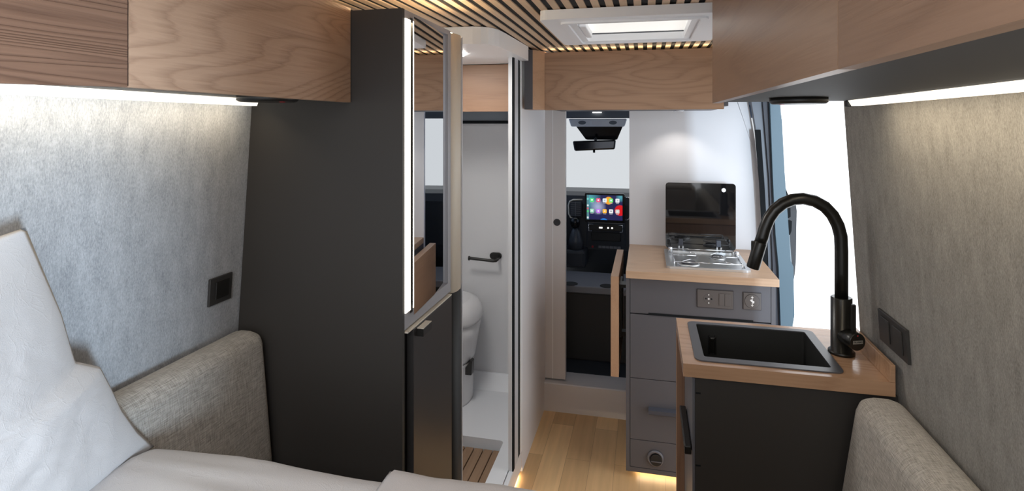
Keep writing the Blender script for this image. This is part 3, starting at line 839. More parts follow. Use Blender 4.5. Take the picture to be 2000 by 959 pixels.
obj('arrow_symbol', bm, M['dot'], bt)['label'] = 'white up and down arrows'

# ------------------------------------------------------------------ hob
t = thing('gas_hob', 'stainless steel two burner gas hob set in the pale oak worktop', 'hob', (0.27, 2.85, 0.93))
bm = bm_new()
frame_plate(bm, 0.090, 0.449, 2.660, 3.036, 0.108, 0.431, 2.680, 3.000, 0.9302, 0.940, 0, 0.02, 0.025)
box(bm, 0.104, 0.435, 2.676, 3.004, 0.9302, 0.9325, 0)
obj('tray', bm, M['steel'], t)
for (cx, cy, r) in ((0.190, 2.745, 0.050), (0.335, 2.90, 0.038)):
    bm = bm_new(); lathe(bm, [(r, 0.9326), (r, 0.938), (r * .85, 0.940), (r * .8, 0.9400)], cx, cy, 28)
    b_ = obj('burner', bm, M['steel'], t)
    bm = bm_new(); lathe(bm, [(r * .66, 0.9402), (r * .70, 0.945), (r * .62, 0.948), (r * .3, 0.949)], cx, cy, 28)
    obj('burner_cap', bm, M['rim'], b_)
bm = bm_new()
def wire(p, r=0.0022): tube(bm, p, r, 8)
Z = 0.954
wire([(0.125, 2.70, Z), (0.125, 2.985, Z)]); wire([(0.418, 2.70, Z), (0.418, 2.985, Z)])
wire([(0.125, 2.70, Z), (0.418, 2.70, Z)]); wire([(0.125, 2.985, Z), (0.418, 2.985, Z)])
wire([(0.125, 2.84, Z), (0.232, 2.84, Z)]); wire([(0.308, 2.84, Z), (0.418, 2.84, Z)])
wire([(0.15, 2.985, Z), (0.235, 2.88, Z)]); wire([(0.385, 2.985, Z), (0.300, 2.88, Z)])
wire([(0.15, 2.70, Z), (0.235, 2.80, Z)]); wire([(0.385, 2.70, Z), (0.300, 2.80, Z)])
for x in (0.125, 0.418):
    for y in (2.70, 2.985): wire([(x, y, Z), (x, y, 0.9335)], 0.003)
obj('pan_support', bm, M['chrome'], t)
for cx, cy in ((0.118, 2.95), (0.424, 2.90)):
    bm = bm_new(); lathe(bm, [(0.010, 0.9402), (0.010, 0.966), (0.008, 0.969)], cx, cy, 16)
    obj('knob', bm, M['chrome'], t)
ld = thing('hob_lid', 'upright smoked glass hob lid leaning before the white wall', 'hob lid', (0.27, 3.05, 0.94))
bm = bm_new(); rounded_plate(bm, 0.098, 0.440, 0.942, 1.280, 3.050, 3.056, 0.016, 'y')
obj('glass_panel', bm, M['lid'], ld)
bm = bm_new(); lathe(bm, [(0.0105, 3.0498), (0.0105, 3.0475), (0.009, 3.047)], 0.382, 0, 24, 0, 'y', cz=1.247)
obj('stop_button', bm, M['dot'], ld)['label'] = 'round white button'
for x in (0.173, 0.357):
    bm = bm_new(); box(bm, x - 0.011, x + 0.011, 3.040, 3.0495, 0.958, 0.992, 0, 0.002)
    hg = obj('hinge', bm, M['pillar_dark'], ld)
    bm = bm_new(); box(bm, x - 0.013, x - 0.006, 3.020, 3.046, 0.9405, 0.962, 0, 0.001); box(bm, x + 0.006, x + 0.013, 3.020, 3.046, 0.9405, 0.962, 0, 0.001)
    obj('hinge_foot', bm, M['chrome'], hg)

# ------------------------------------------------------------------ sink unit
t = thing('sink_cabinet', 'dark sink cabinet with oak side panel behind the right cushion', 'cabinet', (0.36, 1.81, 0))
bm = bm_new()
prism(bm, [(0.131, 1.632, 0.0), (0.6, 1.632, 0.0), (wr(0) - 0.004, 1.632, 0.0), (wr(0.89) - 0.004, 1.632, 0.89), (0.5, 1.632, 0.89), (0.131, 1.632, 0.89)][0:0] or [(0.131, 1.632, 0.0), (wr(0) - 0.006, 1.632, 0.0), (wr(0.889) - 0.006, 1.632, 0.889), (0.131, 1.632, 0.889)], (0, 0.018, 0), 0)
obj('rear_panel', bm, M['anth'], t)
bm = bm_new(); box(bm, 0.1312, 0.15, 1.651, 1.958, 0.0, 0.885); box(bm, 0.15, 0.60, 1.95, 1.958, 0.0, 0.885)
obj('carcass', bm, M['grey_cab'], t)
obj('oak_side_panel', B(0.098, 0.60, 1.960, 1.986, 0.0, 0.889, bev=0.001), M['oak_z'], t)['label'] = 'upright oak panel'
bm = bm_new(); box(bm, 0.108, 0.131, 1.655, 1.958, 0.10, 0.886, 0, 0.001)
dr = obj('door', B(0.1235, 0.1308, 1.634, 1.958, 0.03, 0.884, bev=0.001), M['grey_edge'], t); bm.free()
bm = bm_new(); box(bm, 0.103, 0.1215, 1.640, 1.875, 0.668, 0.692, 0, 0.003); box(bm, 0.117, 0.1232, 1.66, 1.675, 0.672, 0.688); box(bm, 0.117, 0.1232, 1.845, 1.86, 0.672, 0.688)
obj('handle', bm, M['black'], dr)
for z in (0.843, 0.645):
    obj('hinge_slot', B(0.132, 0.145, 1.6305, 1.6325, z, z + 0.004), M['rubber'], t)
t = thing('sink_worktop', 'glossy oak worktop with raised back edge around the black sink', 'worktop', (0.35, 1.8, 0.89))
bm = bm_new()
frame_plate(bm, 0.098, 0.6105, 1.613, 1.988, 0.150, 0.486, 1.660, 1.940, 0.8945, 0.930, 0, 0.0005, 0.01)
obj('board', bm, M['oak_top_sink'], t)
bm = bm_new(); hexa(bm, [(0.597, 1.613, 0.9302), (0.6105, 1.613, 0.9302), (0.6105, 1.90, 0.9302), (0.597, 1.90, 0.9302), (0.600, 1.613, 0.974), (0.6105, 1.613, 0.974), (0.6105, 1.90, 0.974), (0.600, 1.90, 0.974)], 0, 0.001, 1)
obj('upstand', bm, M['oak_top_sink'], t)
t = thing('sink', 'rectangular black granite sink with grey rim in the glossy worktop', 'sink', (0.32, 1.8, 0.93))
bm = bm_new(); frame_plate(bm, 0.131, 0.505, 1.637, 1.956, 0.157, 0.480, 1.666, 1.935, 0.9304, 0.9335, 0, 0.022, 0.008)
obj('rim', bm, M['rim'], t)
bm = bm_new(); frame_plate(bm, 0.1535, 0.4835, 1.6625, 1.9385, 0.157, 0.480, 1.666, 1.935, 0.770, 0.9303, 0, 0.008, 0.008)
box(bm, 0.154, 0.483, 1.663, 1.938, 0.765, 0.771)
obj('basin', bm, M['granite'], t)
bm = bm_new(); box(bm, 0.198, 0.216, 1.929, 1.934, 0.845, 0.895, 0, 0.002); box(bm, 0.200, 0.214, 1.924, 1.930, 0.885, 0.894, 0, 0.002); box(bm, 0.196, 0.200, 1.922, 1.934, 0.842, 0.900, 0, 0.001); box(bm, 0.214, 0.218, 1.922, 1.934, 0.842, 0.900, 0, 0.001)
obj('overflow', bm, M['tapblack'], t)
bm = bm_new(); lathe(bm, [(0.042, 0.7712), (0.040, 0.775), (0.03, 0.773)], 0.30, 1.80, 28)
obj('drain', bm, M['tapblack'], t)

# faucet
FX, FY = 0.540, 1.788
t = thing('faucet', 'tall matt black gooseneck faucet beside the black sink', 'faucet', (FX, FY, 0.93))
bm = bm_new(); lathe(bm, [(0.0345, 0.9304), (0.0345, 0.937), (0.033, 0.939), (0.0275, 0.939), (0.0275, 1.088), (0.0255, 1.090)], FX, FY, 36)
obj('body', bm, M['tapblack'], t)
bm = bm_new()
x0 = FX
path = [(x0, FY, 1.088), (x0, FY, 1.16), (x0, FY, 1.22), (0.5385, FY, 1.262), (0.531, FY, 1.293), (0.517, FY, 1.322), (0.497, FY, 1.345), (0.470, FY, 1.3605), (0.440, FY, 1.366),
        (0.412, FY, 1.3625), (0.386, FY, 1.350), (0.364, FY, 1.330), (0.349, FY, 1.306), (0.338, FY, 1.277), (0.331, FY, 1.250), (0.3265, FY, 1.236)]
ex, _, ez = path[-1]; dx, dz = -0.27, -0.963
tube(bm, path, 0.0172, 24)
obj('spout', bm, M['tapblack'], t)
bm = bm_new()
s0 = Vector((ex, FY, ez)); dd = Vector((dx, 0, dz)).normalized()
tube(bm, [s0, s0 + dd * 0.003, s0 + dd * 0.078, s0 + dd * 0.081], 0, 24, radii=[0.0172, 0.0180, 0.0185, 0.0172])
box(bm, s0.x - 0.026, s0.x - 0.016, FY - 0.006, FY + 0.006, s0.z - 0.045, s0.z + 0.002, 0, 0.002)
obj('spray_head', bm, M['tapblack'], t)
# lever housing points to the camera side
hd = Vector((0.35, -0.937, 0)).normalized(); hc = Vector((FX, FY, 0.985))
bm = bm_new(); tube(bm, [hc + hd * 0.012, hc + hd * 0.062, hc + hd * 0.064], 0, 32, radii=[0.024, 0.024, 0.0225])
lv = obj('lever_housing', bm, M['tapblack'], t)
bm = bm_new(); lc = hc + hd * 0.045
box(bm, lc.x - 0.005, lc.x + 0.007, lc.y - 0.006, lc.y + 0.006, lc.z + 0.010, lc.z + 0.098, 0, 0.002)
obj('lever', bm, M['tapblack'], lv)
ang = math.atan2(hd.y, hd.x) + PI / 2
pc = hc + hd * 0.0645
bm = bm_new()
sd = Vector((-hd.y, hd.x, 0)) * -1
sd = Vector((math.cos(ang), math.sin(ang), 0))
q = []
for du, dv in ((-0.0145, -0.0045), (0.0145, -0.0045), (0.0145, 0.0045), (-0.0145, 0.0045)):
    q.append(pc + sd * du + Vector((0, 0, dv)))
prism(bm, q, hd * 0.0006, 0)
nb = obj('name_badge', bm, M['label'], lv); nb['label'] = 'small silver name badge'
text_mesh('badge_lettering', 'FRANKE', 0.0072, pc + hd * 0.0008, (PI / 2, 0, ang), M['rubber'], nb)
bm = bm_new(); c2 = pc + Vector((0, 0, 0.0175)) - hd * 0.001
tube(bm, [c2, c2 + hd * 0.001], 0.0018, 10)
obj('temperature_mark', bm, M['red'], lv)['label'] = 'tiny red dot'

# ------------------------------------------------------------------ switches on the felt walls
t = thing('light_switch', 'dark double switch plate on right felt wall beside the faucet', 'switch', (0.615, 1.64, 1.03))
def wallquad(y0, y1, z0, z1, th, side, zshift=0.0, bev=0.001):
    f = (lambda z: wr(z)) if side > 0 else (lambda z: wl(z))
    s = -side
    bm = bm_new()
    a0, a1 = f(z0), f(z1)
    hexa(bm, [(a0 + s * zshift, y0, z0), (a0 + s * (zshift + th), y0, z0), (a0 + s * (zshift + th), y1, z0), (a0 + s * zshift, y1, z0),
              (a1 + s * zshift, y0, z1), (a1 + s * (zshift + th), y0, z1), (a1 + s * (zshift + th), y1, z1), (a1 + s * zshift, y1, z1)], 0, bev, 1)
    return bm
obj('plate', wallquad(1.552, 1.724, 1.000, 1.084, 0.007, 1, 0.0005), M['switch'], t)
obj('rocker', wallquad(1.650, 1.702, 1.013, 1.071, 0.003, 1, 0.0076), M['switch'], t)
obj('rocker', wallquad(1.574, 1.626, 1.013, 1.071, 0.003, 1, 0.0076), M['switch'], t)
t = thing('light_switch', 'dark single switch plate on left felt wall near the wardrobe', 'switch', (-0.985, 1.15, 1.19))
obj('plate', wallquad(1.116, 1.189, 1.158, 1.222, 0.006, -1, 0.0005), M['switch'], t)
obj('rocker', wallquad(1.133, 1.176, 1.170, 1.211, 0.003, -1, 0.0066), M['black'], t)

# ------------------------------------------------------------------ cushions
def cushion(name, label, c, bev):
    bm = bm_new(); hexa(bm, c, 0, bev, 7, smooth=True)
    o = obj(name, bm, M['linen']); tag(o, label, 'cushion', 'upright linen cushions along the bed')
    return o
def wx(z, o): return wl(z) + o
cushion('side_cushion', 'grey linen side cushion standing against left wall and wardrobe',
        [(wl(.55) + .004, -0.25, .55), (-0.858, -0.25, .55), (-0.852, 1.218, .55), (wl(.55) + .004, 1.218, .55),
         (wl(1.082) + .004, -0.25, 1.082), (-0.902, -0.25, 1.082), (-0.902, 1.218, 1.082), (wl(1.082) + .004, 1.218, 1.082)], 0.034)
cushion('side_cushion', 'beige linen side cushion leaning against right wall below the sink',
        [(0.452, -0.25, .50), (wr(.50) - .006, -0.25, .50), (wr(.50) - .006, 1.605, .50), (0.452, 1.605, .50),
         (0.512, -0.25, .905), (wr(.905) - .006, -0.25, .905), (wr(.905) - .006, 1.605, .905), (0.512, 1.605, .905)], 0.040)

# ------------------------------------------------------------------ bed
t = thing('bed', 'bed platform carrying the white bedding at the rear of the van', 'bed', (-0.2, 0.0, 0))
obj('platform', B(-0.845, 0.42, -0.95, 0.80, 0.0, 0.70, bev=0.004), M['anth'], t)
obj('mattress', B(-0.845, 0.42, -0.95, 0.815, 0.70, 0.93, bev=0.03, seg=4), M['cotton'], t)
NX, NY = 150, 170
bm = bm_new()
grid = []
for j in range(NY + 1):
    row = []
    v = j / NY
    # path length along the bed, then over the edge
    ytop = -0.9 + v * 2.02
    for i in range(NX + 1):
        x = -0.846 + 1.27 * i / NX
        if ytop < 0.812: y, z, drop = ytop, 1.014, 0
        else:
            s = ytop - 0.812
            r = 0.045
            if s < r * PI / 2:
                y = 0.812 + r * math.sin(s / r); z = 1.014 - r * (1 - math.cos(s / r)); drop = 0
            else:
                y = 0.857; z = 1.014 - r - (s - r * PI / 2); drop = 1
        # soft hills and creases running across
        n1 = noise.noise(Vector((x * 2.2, y * 3.5, 0.3)))
        n2 = noise.noise(Vector((x * 1.6 + y * 2.0, y * 15, 4.0)))
        n3 = noise.noise(Vector((x * 10, y * 14, 9.0)))
        if not drop:
            z += 0.010 * n1 + 0.011 * (1 - abs(n2)) ** 2 - 0.008 + 0.0015 * n3
        else:
            y += 0.010 * n1 + 0.004 * noise.noise(Vector((x * 18, z * 5, 2)))
        row.append(bm.verts.new((x, y, z)))
    grid.append(row)
for j in range(NY):
    for i in range(NX):
        f = bm.faces.new([grid[j][i], grid[j][i + 1], grid[j + 1][i + 1], grid[j + 1][i]]); f.smooth = True
o = obj('duvet', bm, M['cotton'])
sd_ = o.modifiers.new('solid', 'SOLIDIFY'); sd_.thickness = 0.02; sd_.offset = -1
tag(o, 'white crumpled duvet spread over the bed under the pillow', 'duvet')
# folded blanket layer
bm = bm_new()
grid = []
n_ = 60
for j in range(n_ + 1):
    row = []
    for i in range(n_ + 1):
        u_ = i / n_; w_ = j / n_
        x = -0.405 + 0.80 * u_; y = 0.10 + 0.755 * w_
        e = min(u_ * 0.80 / 0.05, 1.0, (1 - w_) * 0.755 / 0.045, (1 - u_) * 0.8 / 0.05)
        e = max(e, 0)
        prof = math.sqrt(max(0, 1 - (1 - e) ** 2))
        z = 1.016 + 0.018 * prof * (0.9 + 0.2 * noise.noise(Vector((x * 5, y * 5, 1)))) + 0.002 * noise.noise(Vector((x * 20, y * 14, 3)))
        x += 0.012 * noise.noise(Vector((y * 6, 0, 7))); y += 0.006 * noise.noise(Vector((x * 7, 3, 1)))
        row.append(bm.verts.new((x, y, z)))
    grid.append(row)
for j in range(n_):
    for i in range(n_):
        f = bm.faces.new([grid[j][i], grid[j][i + 1], grid[j + 1][i + 1], grid[j + 1][i]]); f.smooth = True
o = obj('blanket', bm, M['cotton2'])
sd_ = o.modifiers.new('solid', 'SOLIDIFY'); sd_.thickness = 0.015; sd_.offset = -1
tag(o, 'folded pinkish white blanket edge on the duvet at the bottom of the picture', 'blanket')

# pillow
edge = [(-0.865, 0.852, 0.998), (-0.862, 0.815, 1.045), (-0.862, 0.783, 1.100), (-0.864, 0.765, 1.145), (-0.866, 0.748, 1.185), (-0.868, 0.708, 1.210), (-0.872, 0.690, 1.290), (-0.876, 0.665, 1.365), (-0.880, 0.644, 1.430)]
def ed(s):
    f = s * (len(edge) - 1); i = min(int(f), len(edge) - 2); q_ = f - i
    return Vector(edge[i]).lerp(Vector(edge[i + 1]), q_)
bm = bm_new()
NS, NT = 90, 90
def pside(sign):
    g = []
    for a in range(NS + 1):
        row = []
        s = a / NS
        for b_ in range(NT + 1):
            tt = b_ / NT
            p = ed(s) + Vector((0.0, -0.62 * tt, (-0.05 + 0.0 * s) * tt - 0.02 * math.sin(PI * tt) * s))
            ss = min(s, 1 - s) / 0.5; t2_ = min(tt, 1 - tt) / 0.5
            th = (1 - (1 - ss) ** 2.2) ** 0.75 * (1 - (1 - t2_) ** 2.2) ** 0.75 if ss > 0 and t2_ > 0 else 0
            wr_ = noise.noise(Vector((tt * 6, s * 5, 1.7))) * 0.6 + noise.noise(Vector((tt * 14 + s * 6, s * 10, 5.1))) * 0.3
            cre = abs(noise.noise(Vector((tt * 16 - s * 22, s * 7 + tt * 5, 8.2))))
            if sign > 0:
                p.x += th * (0.085 + 0.012 * wr_) + (-0.0022 * max(0, 1 - cre * 7)) * th
            else:
                p.x -= th * 0.018
                p.x = max(p.x, -0.895 - 0.0 * s)
            row.append(bm.verts.new(p))
        g.append(row)
    for a in range(NS):
        for b_ in range(NT):
            f = bm.faces.new([g[a][b_], g[a][b_ + 1], g[a + 1][b_ + 1], g[a + 1][b_]]); f.smooth = True
pside(1); pside(-1)
bmesh.ops.remove_doubles(bm, verts=bm.verts, dist=0.0004)
bmesh.ops.recalc_face_normals(bm, faces=bm.faces)
tag(obj('pillow', bm, M['cotton']), 'large white crumpled pillow propped upright on the duvet', 'pillow')

# ------------------------------------------------------------------ sliding door post outside
t = thing('door_pillar', 'pale blue van door pillar with black seal beyond kitchen worktop', 'door pillar', (0.62, 3.1, 0))
bm = bm_new()
prism(bm, [(0.522, 3.10, 1.70), (0.560, 3.10, 1.45), (0.578, 3.10, 1.20), (0.592, 3.10, 0.87), (0.62, 3.10, 0.0), (0.66, 3.10, 0.0), (0.640, 3.10, 0.60), (0.626, 3.10, 0.95), (0.615, 3.10, 1.25), (0.597, 3.10, 1.50), (0.570, 3.10, 1.70)], (0, 0.05, 0), 0)
obj('inner_post', bm, M['pillar'], t)
bm = bm_new()
prism(bm, [(0.536, 3.085, 1.553), (0.563, 3.085, 1.553), (0.583, 3.085, 1.25), (0.597, 3.085, 0.95), (0.608, 3.085, 0.55), (0.584, 3.085, 0.55), (0.575, 3.085, 0.95), (0.558, 3.085, 1.28)], (0, 0.014, 0), 0)
obj('seal', bm, M['rubber'], t)
bm = bm_new()
prism(bm, [(0.572, 3.08, 1.70), (0.600, 3.08, 1.70), (0.628, 3.08, 1.30), (0.644, 3.08, 0.90), (0.655, 3.08, 0.55), (0.625, 3.08, 0.55), (0.618, 3.08, 0.90), (0.602, 3.08, 1.30)], (0, 0.019, 0), 0)
obj('channel', bm, M['pillar_dark'], t)
bm = bm_new()
prism(bm, [(0.598, 3.05, 1.70), (0.645, 3.05, 1.70), (0.647, 3.05, 1.64), (0.656, 3.05, 1.60), (0.657, 3.05, 1.56), (0.667, 3.05, 1.35), (0.680, 3.05, 1.15), (0.692, 3.05, 0.905), (0.708, 3.05, 0.878), (0.712, 3.05, 0.64), (0.700, 3.05, 0.56), (0.690, 3.05, 0.0), (0.655, 3.05, 0.0), (0.650, 3.05, 0.56), (0.640, 3.05, 0.87), (0.626, 3.05, 1.03), (0.612, 3.05, 1.35)], (0, 0.06, 0), 0, bev=0.003)
obj('outer_panel', bm, M['blue'], t)['label'] = 'pale blue painted panel'
bm = bm_new()
prism(bm, [(0.676, 3.07, 1.265), (0.690, 3.07, 1.225), (0.698, 3.07, 1.18), (0.700, 3.07, 1.12), (0.685, 3.07, 1.11), (0.680, 3.07, 1.2)], (0, 0.03, 0), 0, bev=0.002)
prism(bm, [(0.686, 3.07, 1.105), (0.706, 3.07, 1.10), (0.704, 3.07, 1.05), (0.697, 3.07, 1.03), (0.690, 3.07, 1.03)], (0, 0.03, 0), 0, bev=0.002)
obj('door_catch', bm, M['rubber'], t)

# finger pull in the bulkhead panel
bm = bm_new(); lathe(bm, [(0.0195, 3.1345), (0.0195, 3.1325), (0.017, 3.132)], -0.482, 0, 28, 0, 'y', cz=1.036)
tag(obj('finger_pull', bm, M['knobblack']), 'round black finger pull on the grey panel beside cab passage', 'finger pull')

# ------------------------------------------------------------------ driver's cab
struct('floor_cab', B(-0.70, 0.70, 3.26, 4.6, 0.08, 0.13), M['dash'], 'dark cab floor')
bm = bm_new()
prism(bm, [(-0.63, 3.19, 1.70), (0.63, 3.19, 1.70), (0.82, 3.95, 1.70), (-0.82, 3.95, 1.70)], (0, 0, 0.04))
hexa(bm, [(-.80, 3.85, 1.62), (.80, 3.85, 1.62), (.82, 3.95, 1.63), (-.82, 3.95, 1.63), (-.80, 3.85, 1.6995), (.80, 3.85, 1.6995), (.82, 3.95, 1.6995), (-.82, 3.95, 1.6995)], 0, 0.01, 2)
struct('ceiling_cab', bm, M['cabroof'], 'grey cab headliner')
# front windscreen
bm = bm_new()
hexa(bm, [(-0.95, 4.75, 0.95), (0.95, 4.75, 0.95), (0.95, 4.755, 0.95), (-0.95, 4.755, 0.95), (-0.85, 3.96, 1.74), (0.85, 3.96, 1.74), (0.85, 3.965, 1.74), (-0.85, 3.965, 1.74)])
struct('window_1', bm, M['windscreen'], 'tinted windscreen')
# cab doors
for sgn, nm, wi in ((1, 'door_1', 2), (-1, 'door_2', 3)):
    def dslab(bm, off, th, z0, z1, ya=3.2, yb=4.70, mi=0):
        # the cab sides run outwards to the front, lean in towards the roof, then straight on
        def tx(z): return 0.0 if z < 0.6 else -0.075 * (z - 0.6) / 1.1
        k = [(ya, 0.735 + 0.235 * (ya - 3.2)), (4.0, 0.923), (yb, 0.923)]
        for (y0, x0), (y1, x1) in zip(k, k[1:]):
            lo, hi = tx(z0), tx(z1)
            c = [(x0 + off, y0), (x0 + off + th, y0), (x1 + off + th, y1), (x1 + off, y1)]
            hexa(bm, [((q[0] + lo) * sgn, q[1], z0) for q in c] + [((q[0] + hi) * sgn, q[1], z1) for q in c], mi)
    bm = bm_new()
    dslab(bm, -0.05, 0.05, 0.10, 0.60); dslab(bm, -0.05, 0.05, 0.60, 0.98)
    dslab(bm, -0.09, 0.04, 0.35, 0.60, 3.4, 4.5, 1)
    dslab(bm, -0.07, 0.02, 0.62, 0.80, 3.35, 4.6, 2)
    hexa(bm, [(x * sgn, y, z) for z in (0.10, 1.68) for x, y in ((0.58, 3.185), (0.64, 3.185), (0.65, 3.22), (0.58, 3.22))], 1)
    struct(nm, bm, [M['blue'], M['dash'], M['cabgrey']], 'cab door with pale blue upper panel')
    bm = bm_new(); dslab(bm, -0.03, 0.006, 0.98, 1.70)
    struct('window_%d' % wi, bm, M['sidegl'], 'tinted cab side window')
# seats
def seat(x, y, label):
    t = thing('cab_seat', label, 'car seat', (x, y, 0.13), 'black cab seats')
    obj('seat_base', B(x - 0.22, x + 0.22, y - 0.10, y + 0.22, 0.13, 0.42, bev=0.02), M['seatblack'], t)
    obj('seat', B(x - 0.25, x + 0.25, y - 0.12, y + 0.24, 0.42, 0.58, bev=0.05, seg=4), M['seatblack'], t)
    bm = bm_new(); hexa(bm, [(x - .24, y - .20, .55), (x + .24, y - .20, .55), (x + .24, y - .06, .55), (x - .24, y - .06, .55), (x - .21, y - .30, 1.16), (x + .21, y - .30, 1.16), (x + .21, y - .18, 1.16), (x - .21, y - .18, 1.16)], 0, 0.05, 4, True)
    obj('backrest', bm, M['seatblack'], t)
    bm = bm_new(); hexa(bm, [(x - .12, y - .30, 1.19), (x + .12, y - .30, 1.19), (x + .12, y - .20, 1.19), (x - .12, y - .20, 1.19), (x - .10, y - .31, 1.37), (x + .10, y - .31, 1.37), (x + .10, y - .22, 1.37), (x - .10, y - .22, 1.37)], 0, 0.035, 4, True)
    obj('headrest', bm, M['seatblack'], t)
seat(0.27, 3.75, 'black passenger seat seen only in the wardrobe mirror')
# low centre seat box with cup holders
t = thing('centre_seat_box', 'low black box with grey cup holder shelf in the cab passage', 'seat box', (-0.28, 3.6, 0.13))
obj('box_body', B(-0.60, 0.0, 3.50, 3.83, 0.13, 0.545, bev=0.012), M['seatblack'], t)
bm = bm_new(); box(bm, -0.60, 0.0, 3.485, 3.84, 0.546, 0.590, 0, 0.008)
sh = obj('shelf', bm, M['cabgrey'], t)
for cx in (-0.455, -0.235):
    bm = bm_new(); lathe(bm, [(0.042, 0.5902), (0.042, 0.592), (0.036, 0.5925)], cx, 3.525, 28)
    obj('cup_holder', bm, M['anth_dark'], sh)

# dashboard
t = thing('dashboard', 'black van dashboard filling the cab beyond the passage', 'dashboard', (-0.25, 4.1, 0.5))
bm = bm_new()
prof = [(4.22, 0.13), (4.12, 0.50), (4.06, 0.60), (4.03, 0.70), (4.02, 0.90), (4.01, 1.02), (4.04, 1.075), (4.12, 1.095), (4.70, 1.06), (4.70, 0.13)]
prism(bm, [(-0.95, y, z) for y, z in prof], (1.9, 0, 0), 0)
obj('dash_body', bm, M['dash'], t)
bm = bm_new(); hexa(bm, [(-0.42, 4.05, 0.64), (-0.13, 4.05, 0.64), (-0.13, 4.10, 0.64), (-0.42, 4.10, 0.64), (-0.40, 3.975, 0.905), (-0.145, 3.975, 0.905), (-0.145, 4.03, 0.905), (-0.40, 4.03, 0.905)], 0, 0.01, 2)
obj('centre_stack', bm, M['dash2'], t)
bm = bm_new(); box(bm, -0.385, -0.16, 3.966, 3.976, 0.845, 0.888, 0, 0.004)
cp = obj('climate_panel', bm, M['black'], t)
for x0_, s_ in ((-0.388, 1), (-0.157, -1)):
    bm = bm_new(); tube(bm, [(x0_ + s_ * 0.03, 3.962, 0.889), (x0_, 3.962, 0.889), (x0_, 3.962, 0.842), (x0_ + s_ * 0.02, 3.962, 0.842)], 0.0022, 6)
    obj('chrome_trim', bm, M['chrome'], cp)
for x_, w__ in ((-0.305, .022), (-0.255, .010), (-0.228, .010)): obj('display_digit', B(x_ - w__ / 2, x_ + w__ / 2, 3.9645, 3.9665, 0.862, 0.871), M['led_small'], cp)
obj('storage_slot', B(-0.375, -0.170, 3.985, 4.0, 0.770, 0.830, bev=0.006), M['anth_dark'], t)
bm = bm_new()
for i in range(6): box(bm, -0.325 + i * 0.026, -0.303 + i * 0.026, 4.015, 4.04, 0.715, 0.730)
obj('button_row', bm, M['cabgrey'], t)
obj('hazard_button', B(-0.372, -0.360, 4.012, 4.03, 0.716, 0.728), M['red'], t)['label'] = 'small red button'
# vent
def vent(xa, xb, fancy=True):
    v = obj('air_vent', B(xa, xb, 3.995, 4.012, 0.925, 1.045, bev=0.012), M['dash2'], t)
    bm = bm_new(); 
    pth = [(xb, 3.990, 1.052), (xa + 0.03, 3.990, 1.050), (xa + 0.006, 3.990, 1.038), (xa - 0.002, 3.990, 1.01), (xa, 3.990, 0.95), (xa + 0.012, 3.990, 0.926), (xa + 0.04, 3.990, 0.915)]
    tube(bm, pth, 0.0055, 8)
    obj('vent_frame', bm, M['ventring'], v)
    bm = bm_new()
    for i in range(7): box(bm, xa + 0.012, xb - 0.012, 3.988, 3.996, 0.940 + i * 0.0145, 0.944 + i * 0.0145)
    box(bm, (xa + xb) / 2 - 0.002, (xa + xb) / 2 + 0.002, 3.986, 3.994, 0.935, 1.035)
    obj('vane', bm, M['cabgrey'], v)
vent(-0.530, -0.435)
bm = bm_new(); tube(bm, [(-0.135, 3.99, 1.075), (-0.118, 3.99, 1.078), (-0.100, 3.99, 1.06), (-0.097, 3.99, 0.96), (-0.12, 3.99, 0.925), (-0.14, 3.99, 0.92)], 0.004, 8)
obj('side_vent_trim', bm, M['chrome'], t)
# gear lever
g_ = thing('gear_lever', 'black gear lever with round knob beside the dashboard vent', 'gear lever', (-0.49, 3.95, 0.7))
bm = bm_new()
lathe(bm, [(0.055, 0.72), (0.048, 0.78), (0.030, 0.84), (0.014, 0.868)], -0.475, 3.93, 20)
obj('boot', bm, M['dash2'], g_)
bm = bm_new()
lathe(bm, [(0.010, 0.862), (0.024, 0.872), (0.032, 0.89), (0.033, 0.91), (0.026, 0.93), (0.01, 0.938)], -0.478, 3.925, 24)
obj('knob', bm, M['screen_glass'], g_)
bm = bm_new(); box(bm, -0.60, -0.40, 3.86, 4.10, 0.60, 0.722, 0, 0.02)
tag(obj('gear_console', bm, M['dash'], g_), '', '') if False else obj('console', bm, M['dash'], g_)
# infotainment screen
t = thing('infotainment_screen', 'tablet style car screen showing two rows of app icons', 'screen', (-0.277, 3.93, 1.0))
bm = bm_new(); rounded_plate(bm, -0.413, -0.143, 0.905, 1.106, 3.950, 3.965, 0.010, 'y')
obj('housing', bm, M['screen_glass'], t)
# wallpaper
m, n, l, b = newmat('screen_wallpaper')
tc = n.new('ShaderNodeTexCoord')
def blob(center, r0, r1):
    vs = n.new('ShaderNodeVectorMath'); vs.operation = 'DISTANCE'; vs.inputs[1].default_value = center
    l.new(tc.outputs['Object'], vs.inputs[0])
    mr = n.new('ShaderNodeMapRange'); mr.inputs[1].default_value = r0; mr.inputs[2].default_value = r1; mr.inputs[3].default_value = 1; mr.inputs[4].default_value = 0
    l.new(vs.outputs['Value'], mr.inputs[0]); return mr
prev = None
layers = [((-0.12, 0, 0.06), 0.02, 0.10, (0.10, 0.42, 0.50)), ((-0.045, 0, 0.0), 0.015, 0.06, (0.45, 0.50, 0.75)), ((0.11, 0, 0.07), 0.01, 0.04, (0.12, 0.50, 0.58)),
          ((0.028, 0, 0.045), 0.030, 0.034, (1.0, 0.42, 0.03)), ((0.015, 0, 0.055), 0.008, 0.022, (1.0, 0.65, 0.05)), ((0.105, 0, -0.02), 0.038, 0.043, (0.75, 0.01, 0.015)), ((-0.005, 0, -0.108), 0.034, 0.038, (0.02, 0.22, 0.75))]
